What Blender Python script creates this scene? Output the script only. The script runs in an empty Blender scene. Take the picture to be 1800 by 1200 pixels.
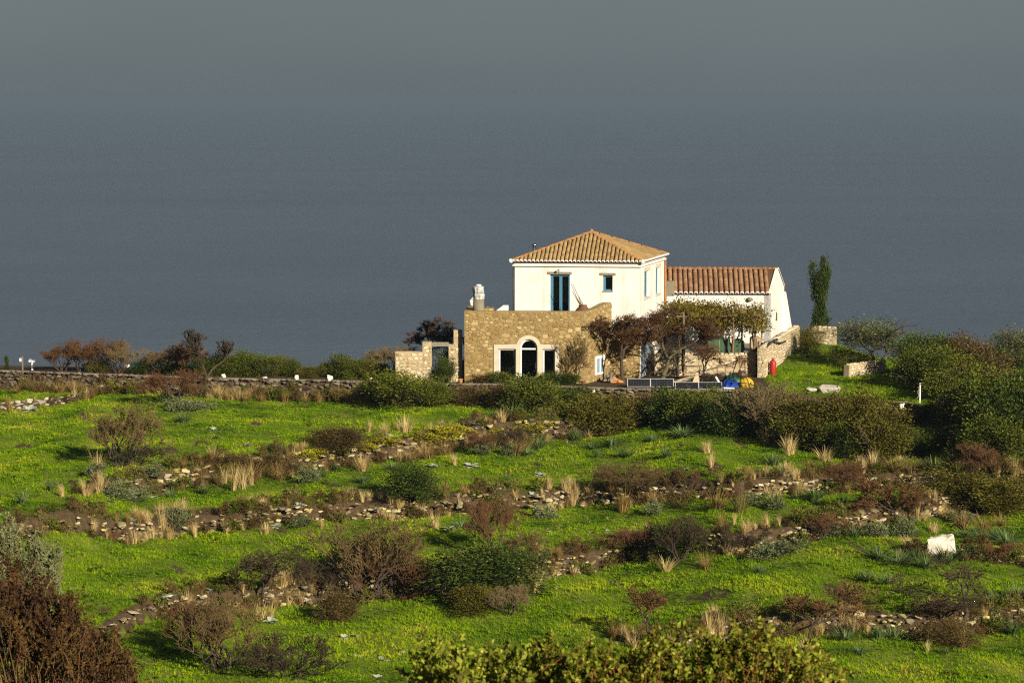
import bpy, bmesh, math, random
import numpy as np
from mathutils import Vector, Matrix

scene = bpy.context.scene
C = scene.collection
R = math.radians

# ------------------------------------------------------------------ camera
F = 4480.0                                   # focal length in pixels of an 1800 wide frame
PITCH = math.atan(435.0 / F)
cp, sp = math.cos(PITCH), math.sin(PITCH)


def ray(px, py):
    """direction through a picture point, with a y component of 1"""
    a, b = (px - 900.0) / F, (py - 600.0) / F
    d = np.array([a, cp - b * sp, -sp - b * cp])
    return d / d[1]


CAMZ = -ray(900, 672)[2] * 160.0             # so that the house ground is z = 0


def P(px, py, Y):
    d = ray(px, py)
    return np.array([d[0] * Y, Y, CAMZ + d[2] * Y])


def XZ(px, Y):
    return (px - 900.0) / F * Y * 1.0


cam_d = bpy.data.cameras.new('camera')
cam = bpy.data.objects.new('camera', cam_d)
C.objects.link(cam)
cam.location = (0, 0, CAMZ)
cam.rotation_euler = (math.pi / 2 - PITCH, 0, 0)
cam_d.sensor_width = 36.0
cam_d.lens = 36.0 * F / 1800.0
cam_d.clip_start = 0.5
cam_d.clip_end = 120000
cam_d.dof.use_dof = True
cam_d.dof.focus_distance = 150.0
cam_d.dof.aperture_fstop = 6.5
scene.camera = cam

# ------------------------------------------------------------------ sky, sun, exposure
SUN_AZ, SUN_EL = R(33), R(22)
world = bpy.data.worlds.new('World')
scene.world = world
world.use_nodes = True
nt = world.node_tree
nt.nodes.clear()
wo = nt.nodes.new('ShaderNodeOutputWorld')
bg = nt.nodes.new('ShaderNodeBackground')
sky = nt.nodes.new('ShaderNodeTexSky')
sky.sky_type = 'NISHITA'
sky.sun_disc = False
sky.sun_elevation = SUN_EL
sky.sun_rotation = math.pi - SUN_AZ
sky.dust_density = 2.0
tc = nt.nodes.new('ShaderNodeTexCoord')
mp = nt.nodes.new('ShaderNodeMapping')
mp.inputs['Scale'].default_value = (1.6, 1.6, 5.0)
nz = nt.nodes.new('ShaderNodeTexNoise')
nz.inputs['Scale'].default_value = 1.7
nz.inputs['Detail'].default_value = 5
cr = nt.nodes.new('ShaderNodeValToRGB')       # storm cloud cover over the whole sky
cr.color_ramp.elements[0].position = 0.3
cr.color_ramp.elements[0].color = (.425, .535, .605, 1)
cr.color_ramp.elements[1].position = 0.75
cr.color_ramp.elements[1].color = (.555, .68, .755, 1)
mx = nt.nodes.new('ShaderNodeMixRGB')
mx.inputs[0].default_value = 0.95
nt.links.new(tc.outputs['Generated'], mp.inputs[0])
nt.links.new(mp.outputs[0], nz.inputs['Vector'])
nt.links.new(nz.outputs[0], cr.inputs[0])
nt.links.new(sky.outputs[0], mx.inputs[1])
nt.links.new(cr.outputs[0], mx.inputs[2])
nt.links.new(mx.outputs[0], bg.inputs[0])
bg.inputs[1].default_value = 0.10
nt.links.new(bg.outputs[0], wo.inputs[0])

sun_d = bpy.data.lights.new('sun', 'SUN')
sun_d.energy = 5.0
sun_d.angle = R(0.5)
sun_d.color = (1.0, 0.89, 0.71)
sun = bpy.data.objects.new('sun', sun_d)
C.objects.link(sun)
sd = Vector((-math.sin(SUN_AZ) * math.cos(SUN_EL), math.cos(SUN_AZ) * math.cos(SUN_EL), -math.sin(SUN_EL)))
sun.rotation_euler = sd.to_track_quat('-Z', 'Y').to_euler()
sun.location = (60, -40, 80)

scene.view_settings.view_transform = 'Standard'
scene.view_settings.look = 'None'
scene.view_settings.gamma = 1.0
scene.view_settings.use_curve_mapping = False
scene.view_settings.exposure = 1.35
scene.render.engine = 'CYCLES'
scene.cycles.use_denoising = False
scene.cycles.filter_width = 1.2
scene.cycles.sample_clamp_indirect = 3.0
scene.cycles.max_bounces = 6
scene.cycles.transparent_max_bounces = 8
scene.cycles.volume_bounces = 0

# ------------------------------------------------------------------ helpers
rng = np.random.default_rng(7)
random.seed(7)
Vv = Vector


def tag(o, label=None, cat=None, group=None, kind=None):
    if label: o['label'] = label
    if cat: o['category'] = cat
    if group: o['group'] = group
    if kind or cat: o['kind'] = kind or 'thing'
    return o


def empty(name, loc=(0, 0, 0), rz=0.0, label=None, cat=None, group=None):
    o = bpy.data.objects.new(name, None)
    o.empty_display_size = 0.1
    C.objects.link(o)
    o.location = loc
    o.rotation_euler = (0, 0, rz)
    return tag(o, label, cat, group)


def link(name, me, parent=None, mat=None, matrix=None, smooth=False):
    if mat is not None and len(me.materials) == 0:
        me.materials.append(mat)
    o = bpy.data.objects.new(name, me)
    C.objects.link(o)
    if parent is not None:
        o.parent = parent
    if matrix is not None:
        o.matrix_basis = matrix
    return o


def np_mesh(name, verts, faces, mat=None, smooth=False):
    """verts (n,3), faces (m,k) numpy with one k"""
    verts = np.asarray(verts, dtype=np.float32)
    faces = np.asarray(faces, dtype=np.int32)
    me = bpy.data.meshes.new(name)
    m, k = faces.shape
    me.vertices.add(len(verts))
    me.vertices.foreach_set('co', verts.ravel())
    me.loops.add(m * k)
    me.loops.foreach_set('vertex_index', faces.ravel())
    me.polygons.add(m)
    me.polygons.foreach_set('loop_start', np.arange(0, m * k, k, dtype=np.int32))
    me.polygons.foreach_set('loop_total', np.full(m, k, dtype=np.int32))
    if smooth:
        me.polygons.foreach_set('use_smooth', np.ones(m, dtype=bool))
    me.update(calc_edges=True)
    if mat is not None:
        me.materials.append(mat)
    return me


class MB:
    """collects simple solids; build() links them as one mesh object"""
    def __init__(self):
        self.v, self.f = [], []

    def quadbox(self, pts):               # 8 points: bottom ring 0-3, top ring 4-7
        b = len(self.v)
        self.v += [tuple(map(float, p)) for p in pts]
        for q in ((3, 2, 1, 0), (4, 5, 6, 7), (0, 1, 5, 4), (1, 2, 6, 5), (2, 3, 7, 6), (3, 0, 4, 7)):
            self.f.append(tuple(b + i for i in q))

    def box(self, x0, x1, y0, y1, z0, z1, fr=None):
        pts = [(x0, y0, z0), (x1, y0, z0), (x1, y1, z0), (x0, y1, z0), (x0, y0, z1), (x1, y0, z1), (x1, y1, z1), (x0, y1, z1)]
        if fr: pts = [fr(*p) for p in pts]
        self.quadbox(pts)

    def tube(self, p0, p1, r0, r1=None, n=8, cap=True):
        r1 = r0 if r1 is None else r1
        p0, p1 = Vector(p0), Vector(p1)
        d = (p1 - p0).normalized()
        a = d.orthogonal().normalized()
        c = d.cross(a)
        b = len(self.v)
        for p, r in ((p0, r0), (p1, r1)):
            for i in range(n):
                t = 2 * math.pi * i / n
                self.v.append(tuple(p + a * math.cos(t) * r + c * math.sin(t) * r))
        for i in range(n):
            j = (i + 1) % n
            self.f.append((b + i, b + j, b + n + j, b + n + i))
        if cap:
            self.f.append(tuple(b + i for i in range(n - 1, -1, -1)))
            self.f.append(tuple(b + n + i for i in range(n)))

    def path(self, pts, r, n=6):
        for i in range(len(pts) - 1):
            rr = r if not isinstance(r, (list, tuple)) else r[i]
            r2 = r if not isinstance(r, (list, tuple)) else r[i + 1]
            self.tube(pts[i], pts[i + 1], rr, r2, n)

    def lathe(self, prof, c=(0, 0, 0), n=16):
        b = len(self.v)
        for r, z in prof:
            for i in range(n):
                t = 2 * math.pi * i / n
                self.v.append((c[0] + r * math.cos(t), c[1] + r * math.sin(t), c[2] + z))
        m = len(prof)
        for k in range(m - 1):
            for i in range(n):
                j = (i + 1) % n
                self.f.append((b + k * n + i, b + k * n + j, b + (k + 1) * n + j, b + (k + 1) * n + i))
        self.f.append(tuple(b + i for i in range(n - 1, -1, -1)))
        self.f.append(tuple(b + (m - 1) * n + i for i in range(n)))

    def prism(self, outline, fr, d0, d1):
        """outline [(u,z)] counter-clockwise seen from the front, extruded from depth d0 to d1"""
        b = len(self.v)
        n = len(outline)
        for d in (d0, d1):
            for (u, z) in outline:
                self.v.append(tuple(map(float, fr(u, d, z))))
        self.f.append(tuple(b + i for i in range(n)))
        self.f.append(tuple(b + n + i for i in range(n - 1, -1, -1)))
        for i in range(n):
            j = (i + 1) % n
            self.f.append((b + j, b + i, b + n + i, b + n + j))

    def mesh(self, name, mat=None, smooth=False, bevel=0.0):
        me = bpy.data.meshes.new(name)
        me.from_pydata(self.v, [], self.f)
        if bevel:
            bm = bmesh.new(); bm.from_mesh(me)
            bmesh.ops.bevel(bm, geom=list(bm.edges), offset=bevel, segments=1, affect='EDGES', clamp_overlap=True)
            bm.to_mesh(me); bm.free()
        bm = bmesh.new(); bm.from_mesh(me)
        bmesh.ops.recalc_face_normals(bm, faces=list(bm.faces))
        bm.to_mesh(me); bm.free()
        if smooth:
            for p in me.polygons: p.use_smooth = True
        if mat: me.materials.append(mat)
        return me

    def build(self, name, mat, parent=None, smooth=False, bevel=0.0, local=True):
        me = self.mesh(name, mat, smooth, bevel)
        o = bpy.data.objects.new(name, me)
        C.objects.link(o)
        if parent is not None:
            o.parent = parent
            if local:                      # vertices were given in world space
                loc = Vector(parent.location)
                p = parent.parent
                while p is not None:
                    loc = loc + Vector(p.location); p = p.parent
                me.transform(Matrix.Translation(-loc))
        return o


# ------------------------------------------------------------------ materials
MATS = {}


def nodes_of(name):
    m = bpy.data.materials.new(name)
    m.use_nodes = True
    t = m.node_tree
    t.nodes.clear()
    out = t.nodes.new('ShaderNodeOutputMaterial')
    return m, t, out


def N(t, typ, **kw):
    n = t.nodes.new(typ)
    for k, v in kw.items():
        if k in n.inputs: n.inputs[k].default_value = v
        else: setattr(n, k, v)
    return n


def ramp(t, stops, interp='LINEAR'):
    r = t.nodes.new('ShaderNodeValToRGB')
    r.color_ramp.interpolation = interp
    e = r.color_ramp.elements
    while len(e) < len(stops): e.new(0.5)
    for i, (p, c) in enumerate(stops):
        e[i].position = p
        e[i].color = (*c, 1)
    return r


def surface(name, stops, scale=3.0, detail=6, rough=0.85, bump=0.3, bscale=None, metallic=0.0, rand=0.0, spec=0.3, bdist=0.03,
            stain=None, stain_scale=0.6, stain_amt=0.5, streak=None):
    """noise-coloured principled surface; rand mixes in a per-object/per-island shade"""
    if name in MATS: return MATS[name]
    m, t, out = nodes_of(name)
    b = N(t, 'ShaderNodeBsdfPrincipled', Roughness=rough, Metallic=metallic)
    b.inputs['Specular IOR Level'].default_value = spec
    geo = N(t, 'ShaderNodeNewGeometry')
    n1 = N(t, 'ShaderNodeTexNoise', Scale=scale, Detail=detail, Roughness=0.6)
    t.links.new(geo.outputs['Position'], n1.inputs['Vector'])
    fac = n1.outputs[0]
    if rand > 0:
        oi = N(t, 'ShaderNodeObjectInfo')
        a = N(t, 'ShaderNodeMath', operation='ADD')
        t.links.new(oi.outputs['Random'], a.inputs[0]); t.links.new(geo.outputs['Random Per Island'], a.inputs[1])
        fr = N(t, 'ShaderNodeMath', operation='FRACT')
        t.links.new(a.outputs[0], fr.inputs[0])
        mxn = N(t, 'ShaderNodeMix', data_type='FLOAT')
        mxn.inputs[0].default_value = rand
        t.links.new(n1.outputs[0], mxn.inputs[2]); t.links.new(fr.outputs[0], mxn.inputs[3])
        fac = mxn.outputs[0]
    r = ramp(t, [(p_, tuple(.70 * x for x in c_)) for p_, c_ in stops])
    t.links.new(fac, r.inputs[0])
    col = r.outputs[0]
    if streak:
        ms_ = N(t, 'ShaderNodeMapping'); ms_.inputs['Scale'].default_value = (2.6, 2.6, .22)
        t.links.new(geo.outputs['Position'], ms_.inputs[0])
        n4 = N(t, 'ShaderNodeTexNoise', Scale=1.0, Detail=7, Roughness=.7); t.links.new(ms_.outputs[0], n4.inputs['Vector'])
        r4 = ramp(t, [(.48, (0, 0, 0)), (.72, (.75,) * 3)]); t.links.new(n4.outputs[0], r4.inputs[0])
        m4 = N(t, 'ShaderNodeMixRGB'); t.links.new(r4.outputs[0], m4.inputs[0]); t.links.new(col, m4.inputs[1]); m4.inputs[2].default_value = (*streak, 1)
        col = m4.outputs[0]
    if stain:
        n3 = N(t, 'ShaderNodeTexNoise', Scale=stain_scale, Detail=8, Roughness=0.7)
        t.links.new(geo.outputs['Position'], n3.inputs['Vector'])
        r3 = ramp(t, [(0.50, (0, 0, 0)), (0.66, (stain_amt,) * 3)])
        t.links.new(n3.outputs[0], r3.inputs[0])
        mm = N(t, 'ShaderNodeMixRGB')
        t.links.new(r3.outputs[0], mm.inputs[0]); t.links.new(col, mm.inputs[1])
        mm.inputs[2].default_value = (*stain, 1)
        col = mm.outputs[0]
    t.links.new(col, b.inputs['Base Color'])
    if bump:
        n2 = N(t, 'ShaderNodeTexNoise', Scale=bscale or scale * 4, Detail=8, Roughness=0.65)
        t.links.new(geo.outputs['Position'], n2.inputs['Vector'])
        bp = N(t, 'ShaderNodeBump', Strength=bump, Distance=bdist)
        t.links.new(n2.outputs[0], bp.inputs['Height'])
        t.links.new(bp.outputs[0], b.inputs['Normal'])
    t.links.new(b.outputs[0], out.inputs[0])
    MATS[name] = m
    return m


def leafmat(name, stops, transl=0.3, rough=0.6, spec=0.12, patch=0.35, pscale=0.9):
    """leaf blades: shade by island, object and a soft patch noise; some light comes through"""
    if name in MATS: return MATS[name]
    m, t, out = nodes_of(name)
    geo = N(t, 'ShaderNodeNewGeometry')
    oi = N(t, 'ShaderNodeObjectInfo')
    n1 = N(t, 'ShaderNodeTexNoise', Scale=pscale, Detail=3)
    t.links.new(geo.outputs['Position'], n1.inputs['Vector'])
    a = N(t, 'ShaderNodeMath', operation='MULTIPLY_ADD')
    t.links.new(oi.outputs['Random'], a.inputs[0]); a.inputs[1].default_value = 0.3
    t.links.new(geo.outputs['Random Per Island'], a.inputs[2])
    s = N(t, 'ShaderNodeMath', operation='DIVIDE')
    t.links.new(a.outputs[0], s.inputs[0]); s.inputs[1].default_value = 1.3
    mix = N(t, 'ShaderNodeMix', data_type='FLOAT')
    mix.inputs[0].default_value = patch
    cn = N(t, 'ShaderNodeMapRange'); cn.inputs[1].default_value = .32; cn.inputs[2].default_value = .68
    t.links.new(n1.outputs[0], cn.inputs[0])
    t.links.new(s.outputs[0], mix.inputs[2]); t.links.new(cn.outputs[0], mix.inputs[3])
    r = ramp(t, stops)
    t.links.new(mix.outputs[0], r.inputs[0])
    b = N(t, 'ShaderNodeBsdfPrincipled', Roughness=rough)
    b.inputs['Specular IOR Level'].default_value = spec
    t.links.new(r.outputs[0], b.inputs['Base Color'])
    tr = N(t, 'ShaderNodeBsdfTranslucent')
    t.links.new(r.outputs[0], tr.inputs[0])
    ms = N(t, 'ShaderNodeMixShader')
    ms.inputs[0].default_value = transl
    t.links.new(b.outputs[0], ms.inputs[1]); t.links.new(tr.outputs[0], ms.inputs[2])
    t.links.new(ms.outputs[0], out.inputs[0])
    MATS[name] = m
    return m


M_stone = surface('facade_stone', [(0.0, (0.1378, 0.0800, 0.0240)), (.3, (0.2279, 0.1500, 0.0528)), (.55, (0.2968, 0.2050, 0.0800)), (.8, (0.3922, 0.2900, 0.1320)), (.95, (0.4876, 0.3900, 0.2080)), (1, (0.3180, 0.1150, 0.0240))],
                  6, rand=0.75, bump=.5, bdist=.02, stain=(.13, .10, .038), stain_scale=.45, stain_amt=.45)
M_mortar = surface('facade_mortar', [(.3, (0.1820, 0.1250, 0.0459)), (.7, (0.2652, 0.1900, 0.0779))], 2.5, bump=.6, bdist=.03, stain=(0.1092, 0.0850, 0.0279), stain_scale=.5, stain_amt=.5)
M_palestone = surface('pale_stone', [(0.0, (0.2440, 0.1830, 0.1037)), (.35, (0.4026, 0.3294, 0.2074)), (.7, (0.5246, 0.4514, 0.3172)), (1, (0.6344, 0.5612, 0.4148))], 6, rand=0.7, bump=.5, bdist=.02)
M_palemortar = surface('pale_mortar', [(.3, (0.2640, 0.2040, 0.1140)), (.7, (0.4080, 0.3240, 0.1980))], 2.5, bump=.5)
M_dry = surface('dry_stone', [(0.0, (.030, .022, .014)), (.4, (.075, .058, .036)), (.75, (.145, .12, .078)), (.93, (.24, .21, .15)), (1, (.40, .37, .29))], 7, rand=0.7, bump=.6, bdist=.02)
M_lichen = surface('lichen_stone', [(0.0, (0.0585, 0.0435, 0.0252)), (.35, (0.1560, 0.1229, 0.0720)), (.65, (0.3055, 0.2560, 0.1560)), (.88, (0.5200, 0.4608, 0.3120)), (1, (0.7540, 0.7040, 0.5280))], 7, rand=0.7, bump=.6, bdist=.02,
                   stain=(.40, .335, .015), stain_scale=2.0, stain_amt=.6)
M_white = surface('white_plaster', [(.25, (.56, .55, .52)), (.75, (.66, .65, .62))], 1.2, bump=.45, bscale=5, bdist=.03, rough=.9, stain=(.31, .29, .245), stain_scale=.9, stain_amt=.45, streak=(.30, .275, .23))
M_whitepaint = surface('white_paint', [(.3, (.56, .57, .58)), (.7, (.64, .64, .64))], 3, bump=.1, rough=.6)
M_cream = surface('cream_render', [(.3, (.42, .37, .27)), (.7, (.50, .45, .34))], 3, bump=.3, rough=.9)
M_tile = surface('terracotta_tan', [(0, (0.1512, 0.0909, 0.0351)), (.4, (0.2296, 0.1456, 0.0557)), (.75, (0.2856, 0.1922, 0.0804)), (1, (0.3584, 0.2679, 0.1340))], 5, rand=.6, bump=.4, bdist=.01)
M_tiled = surface('terracotta_bed', [(.3, (.06, .028, .012)), (.7, (.12, .055, .02))], 5, bump=.4)
M_tilered = surface('terracotta_red', [(0, (.105, .052, .025)), (.4, (.185, .096, .046)), (.8, (.25, .142, .072)), (1, (.31, .20, .115))], 5, rand=.6, bump=.4, bdist=.01)
M_ridge = surface('ridge_mortar', [(.3, (.24, .105, .035)), (.7, (.34, .18, .07))], 6, bump=.4)
M_concrete = surface('concrete', [(.3, (.15, .13, .10)), (.7, (.24, .215, .17))], 1.6, bump=.4, stain=(.11, .09, .06))
M_cement = surface('cement_render', [(.3, (.15, .13, .088)), (.7, (.20, .175, .12))], 3, bump=.3)
M_lintel = surface('grey_lintel_stone', [(.3, (.14, .12, .08)), (.7, (.24, .215, .155))], 9, bump=.5)
M_blue = surface('blue_paint', [(.3, (.035, .125, .225)), (.7, (.052, .165, .275))], 4, bump=.15, rough=.55)
M_bluegrey = surface('faded_blue_paint', [(.3, (.16, .22, .28)), (.7, (.22, .28, .34))], 4, bump=.15, rough=.6)
M_steel = surface('stainless_steel', [(.3, (.5, .5, .5)), (.7, (.62, .62, .62))], 4, bump=.05, rough=.25, metallic=1)
M_dark = surface('dark_metal', [(.3, (.02, .018, .016)), (.7, (.05, .045, .04))], 6, bump=.2, rough=.6)
M_rust = surface('rusty_pipe', [(.3, (.22, .075, .02)), (.7, (.36, .14, .04))], 6, bump=.2, rough=.7)
M_clay = surface('fired_clay', [(.3, (.085, .032, .017)), (.7, (.15, .06, .03))], 5, bump=.3, rough=.8)
M_orange = surface('orange_clay', [(.3, (.36, .13, .03)), (.7, (.48, .20, .06))], 5, bump=.3, rough=.8)
M_wood = surface('weathered_wood', [(.3, (.10, .065, .035)), (.7, (.22, .15, .085))], 8, bump=.4)
M_palewood = surface('pale_wood', [(.3, (.34, .26, .16)), (.7, (.48, .39, .26))], 8, bump=.3)
M_red = surface('red_paint', [(.3, (.26, .010, .007)), (.7, (.33, .016, .010))], 4, bump=.1, rough=.5)
M_yellow = surface('yellow_plastic', [(.3, (.48, .28, .01)), (.7, (.56, .36, .02))], 5, bump=.15, rough=.45, stain=(.25, .14, .02), stain_scale=3)
M_bluetarp = surface('blue_tarp', [(.3, (.006, .03, .22)), (.7, (.012, .06, .34))], 5, bump=.5, rough=.45)
M_greentarp = surface('green_tarp', [(.3, (.006, .03, .016)), (.7, (.012, .06, .03))], 5, bump=.4, rough=.5)
M_tank = surface('dark_green_plastic', [(.3, (.02, .05, .02)), (.7, (.035, .08, .03))], 4, bump=.2, rough=.5)
M_plastic = surface('plastic_wrap', [(.3, (.26, .265, .26)), (.7, (.44, .44, .43))], 7, bump=.9, bscale=9, bdist=.06, rough=.35, spec=.5)
M_pv = surface('solar_cells', [(.3, (.006, .007, .012)), (.7, (.014, .015, .022))], 3, bump=0, rough=.12, spec=.5)
M_alu = surface('aluminium', [(.3, (.34, .345, .35)), (.7, (.42, .425, .43))], 3, bump=0, rough=.5, metallic=.2)
M_rope = surface('dark_rope', [(.3, (.03, .025, .02)), (.7, (.07, .055, .04))], 9, bump=.2)
M_cloth = surface('tan_cloth', [(.3, (.24, .16, .08)), (.7, (.36, .26, .14))], 4, bump=.4)
M_rock = surface('white_rock', [(.25, (.30, .27, .21)), (.5, (.56, .53, .45)), (.75, (.72, .69, .61))], 1.6, bump=.8, bscale=4, bdist=.1)
M_greyrock = surface('grey_rock', [(.25, (.26, .23, .18)), (.75, (.48, .44, .37))], 1.6, bump=.8, bscale=4, bdist=.1)
M_whitewash = surface('whitewashed_stone', [(.25, (.46, .43, .36)), (.75, (.66, .63, .56))], 4, bump=.5)
M_palerubble = surface('pale_rubble', [(.25, (.20, .17, .11)), (.75, (.46, .42, .32))], 4, bump=.6, rand=.5)

M_bark = surface('bark', [(.25, (.018, .012, .008)), (.6, (.055, .036, .022)), (.8, (.10, .07, .045))], 9, bump=.6)
M_barkgreen = surface('mossy_bark', [(.25, (.03, .028, .010)), (.6, (.085, .078, .026)), (.8, (.13, .11, .05))], 9, bump=.6)
M_twigdark = surface('dark_twig', [(.2, (0.0151, 0.0099, 0.0043)), (.8, (0.0756, 0.0473, 0.0187))], 3, bump=0)
M_twigbrown = surface('brown_twig', [(.2, (0.0486, 0.0297, 0.0094)), (.8, (0.1998, 0.1320, 0.0432))], 3, bump=0)
M_twigred = surface('red_twig', [(.2, (0.0454, 0.0187, 0.0065)), (.8, (0.1782, 0.0825, 0.0259))], 3, bump=0)
M_twiggrey = surface('grey_twig', [(.2, (0.0648, 0.0440, 0.0180)), (.8, (0.2160, 0.1595, 0.0662))], 3, bump=0)

L_dark = leafmat('leaf_dark_green', [(0, (0.0062, 0.0123, 0.0018)), (.5, (0.0229, 0.0387, 0.0044)), (.8, (0.0616, 0.0810, 0.0088)), (1, (0.1100, 0.1276, 0.0176))], .22)
L_mid = leafmat('leaf_mid_green', [(0, (0.0119, 0.0187, 0.0020)), (.5, (0.0513, 0.0651, 0.0049)), (.8, (0.1104, 0.1203, 0.0099)), (1, (0.1774, 0.1774, 0.0217))], .25)
L_olive = leafmat('leaf_olive_green', [(0, (0.0141, 0.0150, 0.0018)), (.5, (0.0616, 0.0563, 0.0053)), (.8, (0.1144, 0.0994, 0.0106)), (1, (0.1672, 0.1452, 0.0220))], .25)
L_brown = leafmat('leaf_brownish', [(0, (0.0164, 0.0109, 0.0040)), (.5, (0.0628, 0.0409, 0.0122)), (.8, (0.1159, 0.0846, 0.0245)), (1, (0.1637, 0.1364, 0.0341))], .25)
L_rust = leafmat('leaf_rust', [(0, (0.0125, 0.0054, 0.0016)), (.5, (0.0500, 0.0216, 0.0056)), (.85, (0.1025, 0.0513, 0.0096)), (1, (0.1063, 0.1013, 0.0112))], .3)
L_olivetree = leafmat('leaf_olive_tree', [(0, (.018, .024, .008)), (.5, (.060, .070, .024)), (.85, (.13, .145, .06)), (1, (.22, .24, .13))], .2)
L_silver = leafmat('leaf_silver_green', [(0, (0.0351, 0.0429, 0.0140)), (.5, (0.0897, 0.1053, 0.0429)), (1, (0.1716, 0.1872, 0.0936))], .2)
L_thistle = leafmat('leaf_thistle_grey', [(0, (0.1170, 0.1404, 0.0936)), (.6, (0.2340, 0.2574, 0.1950)), (1, (0.3588, 0.3822, 0.3120))], .15, .7)
L_aspho = leafmat('leaf_asphodel', [(0, (0.0273, 0.0484, 0.0125)), (.5, (0.0663, 0.1014, 0.0296)), (1, (0.1326, 0.1794, 0.0624))], .25, .55, .12)
L_straw = leafmat('leaf_straw', [(0, (0.2284, 0.1544, 0.0558)), (.5, (0.4187, 0.3136, 0.1330)), (1, (0.5900, 0.4774, 0.2488))], .35, .7)
L_strawbrown = leafmat('leaf_straw_brown', [(0, (0.0809, 0.0468, 0.0129)), (.5, (0.1903, 0.1264, 0.0386)), (1, (0.3426, 0.2527, 0.1030))], .35, .7)
L_strawgreen = leafmat('leaf_straw_green', [(0, (0.0507, 0.0468, 0.0094)), (.5, (0.1170, 0.1014, 0.0234)), (1, (0.2106, 0.1794, 0.0624))], .35, .7)
L_yellow = leafmat('leaf_yellow_bloom', [(0, (0.0780, 0.0780, 0.0062)), (.5, (0.1950, 0.1794, 0.0078)), (1, (0.2964, 0.2652, 0.0156))], .3)
L_vine = leafmat('leaf_vine', [(0, (.022, .016, .002)), (.5, (.100, .078, .006)), (1, (.20, .150, .016))], .35)
L_front = leafmat('leaf_front_bush', [(0, (.035, .008, .003)), (.14, (.05, .018, .004)), (.26, (.04, .05, .004)), (.5, (.12, .14, .010)), (.75, (.25, .27, .03)), (1, (.42, .42, .09))], .35, .6, .08, patch=.30, pscale=5)
L_grass = leafmat('grass_blade', [(0, (0.0168, 0.0480, 0.0011)), (.30, (0.0792, 0.1536, 0.0022)), (.60, (0.1680, 0.2664, 0.0033)), (.85, (0.2700, 0.3420, 0.0066)), (1, (0.3720, 0.3600, 0.0330))], .42, .75, .03, patch=.86, pscale=.30)
L_drygrass = leafmat('dry_blade', [(0, (.16, .12, .03)), (1, (.36, .30, .12))], .35, .7, .08)
L_clover = leafmat('clover_blade', [(0, (0.0329, 0.0784, 0.0022)), (.5, (0.1037, 0.1898, 0.0044)), (1, (0.2277, 0.2973, 0.0132))], .38, .6, .06, patch=.5, pscale=.5)

# glass
m, t, out = nodes_of('window_glass')
tg = N(t, 'ShaderNodeBsdfTransparent'); tg.inputs[0].default_value = (.72, .76, .74, 1)
gl = N(t, 'ShaderNodeBsdfGlossy', Roughness=.02)
fz = N(t, 'ShaderNodeFresnel', IOR=1.5)
mg = N(t, 'ShaderNodeMixShader')
t.links.new(fz.outputs[0], mg.inputs[0]); t.links.new(tg.outputs[0], mg.inputs[1]); t.links.new(gl.outputs[0], mg.inputs[2])
t.links.new(mg.outputs[0], out.inputs[0])
M_glass = m

# sea
m, t, out = nodes_of('sea_water')
b = N(t, 'ShaderNodeBsdfPrincipled', Roughness=.28)
b.inputs['Base Color'].default_value = (.042, .057, .078, 1)
b.inputs['IOR'].default_value = 1.33
geo = N(t, 'ShaderNodeNewGeometry')
mpn = N(t, 'ShaderNodeMapping')
mpn.inputs['Scale'].default_value = (.6, 1, 1)
t.links.new(geo.outputs['Position'], mpn.inputs[0])
h1 = N(t, 'ShaderNodeTexNoise', Scale=.22, Detail=8, Roughness=.65)
h2 = N(t, 'ShaderNodeTexNoise', Scale=.0035, Detail=4)
t.links.new(mpn.outputs[0], h1.inputs['Vector'])
t.links.new(mpn.outputs[0], h2.inputs['Vector'])
bp = N(t, 'ShaderNodeBump', Strength=.8, Distance=1.4)
t.links.new(h1.outputs[0], bp.inputs['Height'])
t.links.new(bp.outputs[0], b.inputs['Normal'])
rr = ramp(t, [(.35, (.32,) * 3), (.65, (.38,) * 3)])     # wind lanes
t.links.new(h2.outputs[0], rr.inputs[0])
t.links.new(rr.outputs[0], b.inputs['Roughness'])
mp2 = N(t, 'ShaderNodeMapping'); mp2.inputs['Scale'].default_value = (.003, .007, 1)
t.links.new(geo.outputs['Position'], mp2.inputs[0])
h3 = N(t, 'ShaderNodeTexNoise', Scale=1.0, Detail=6, Roughness=.65); t.links.new(mp2.outputs[0], h3.inputs['Vector'])
rc_ = ramp(t, [(.35, (.043, .058, .080)), (.65, (.053, .069, .093))])          # patches of ruffled and smooth water
t.links.new(h3.outputs[0], rc_.inputs[0]); t.links.new(rc_.outputs[0], b.inputs['Base Color'])
t.links.new(b.outputs[0], out.inputs[0])
M_sea = m

# ground: green sward over soil, bare earth where the attribute says so
m, t, out = nodes_of('ground_soil')
b = N(t, 'ShaderNodeBsdfPrincipled', Roughness=.95)
b.inputs['Specular IOR Level'].default_value = .1
geo = N(t, 'ShaderNodeNewGeometry')
n1 = N(t, 'ShaderNodeTexNoise', Scale=.5, Detail=8, Roughness=.7)
n2 = N(t, 'ShaderNodeTexNoise', Scale=5, Detail=6, Roughness=.7)
for n in (n1, n2): t.links.new(geo.outputs['Position'], n.inputs['Vector'])
rg = ramp(t, [(.25, (.040, .055, .005)), (.5, (.075, .105, .006)), (.8, (.15, .135, .035))])
re = ramp(t, [(.2, (.018, .011, .006)), (.5, (.045, .029, .015)), (.8, (.088, .064, .036))])
t.links.new(n1.outputs[0], rg.inputs[0]); t.links.new(n2.outputs[0], re.inputs[0])
at = N(t, 'ShaderNodeAttribute', attribute_name='earth')
ad = N(t, 'ShaderNodeMath', operation='MULTIPLY_ADD')
t.links.new(n2.outputs[0], ad.inputs[0]); ad.inputs[1].default_value = .9
t.links.new(at.outputs['Fac'], ad.inputs[2])
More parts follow.
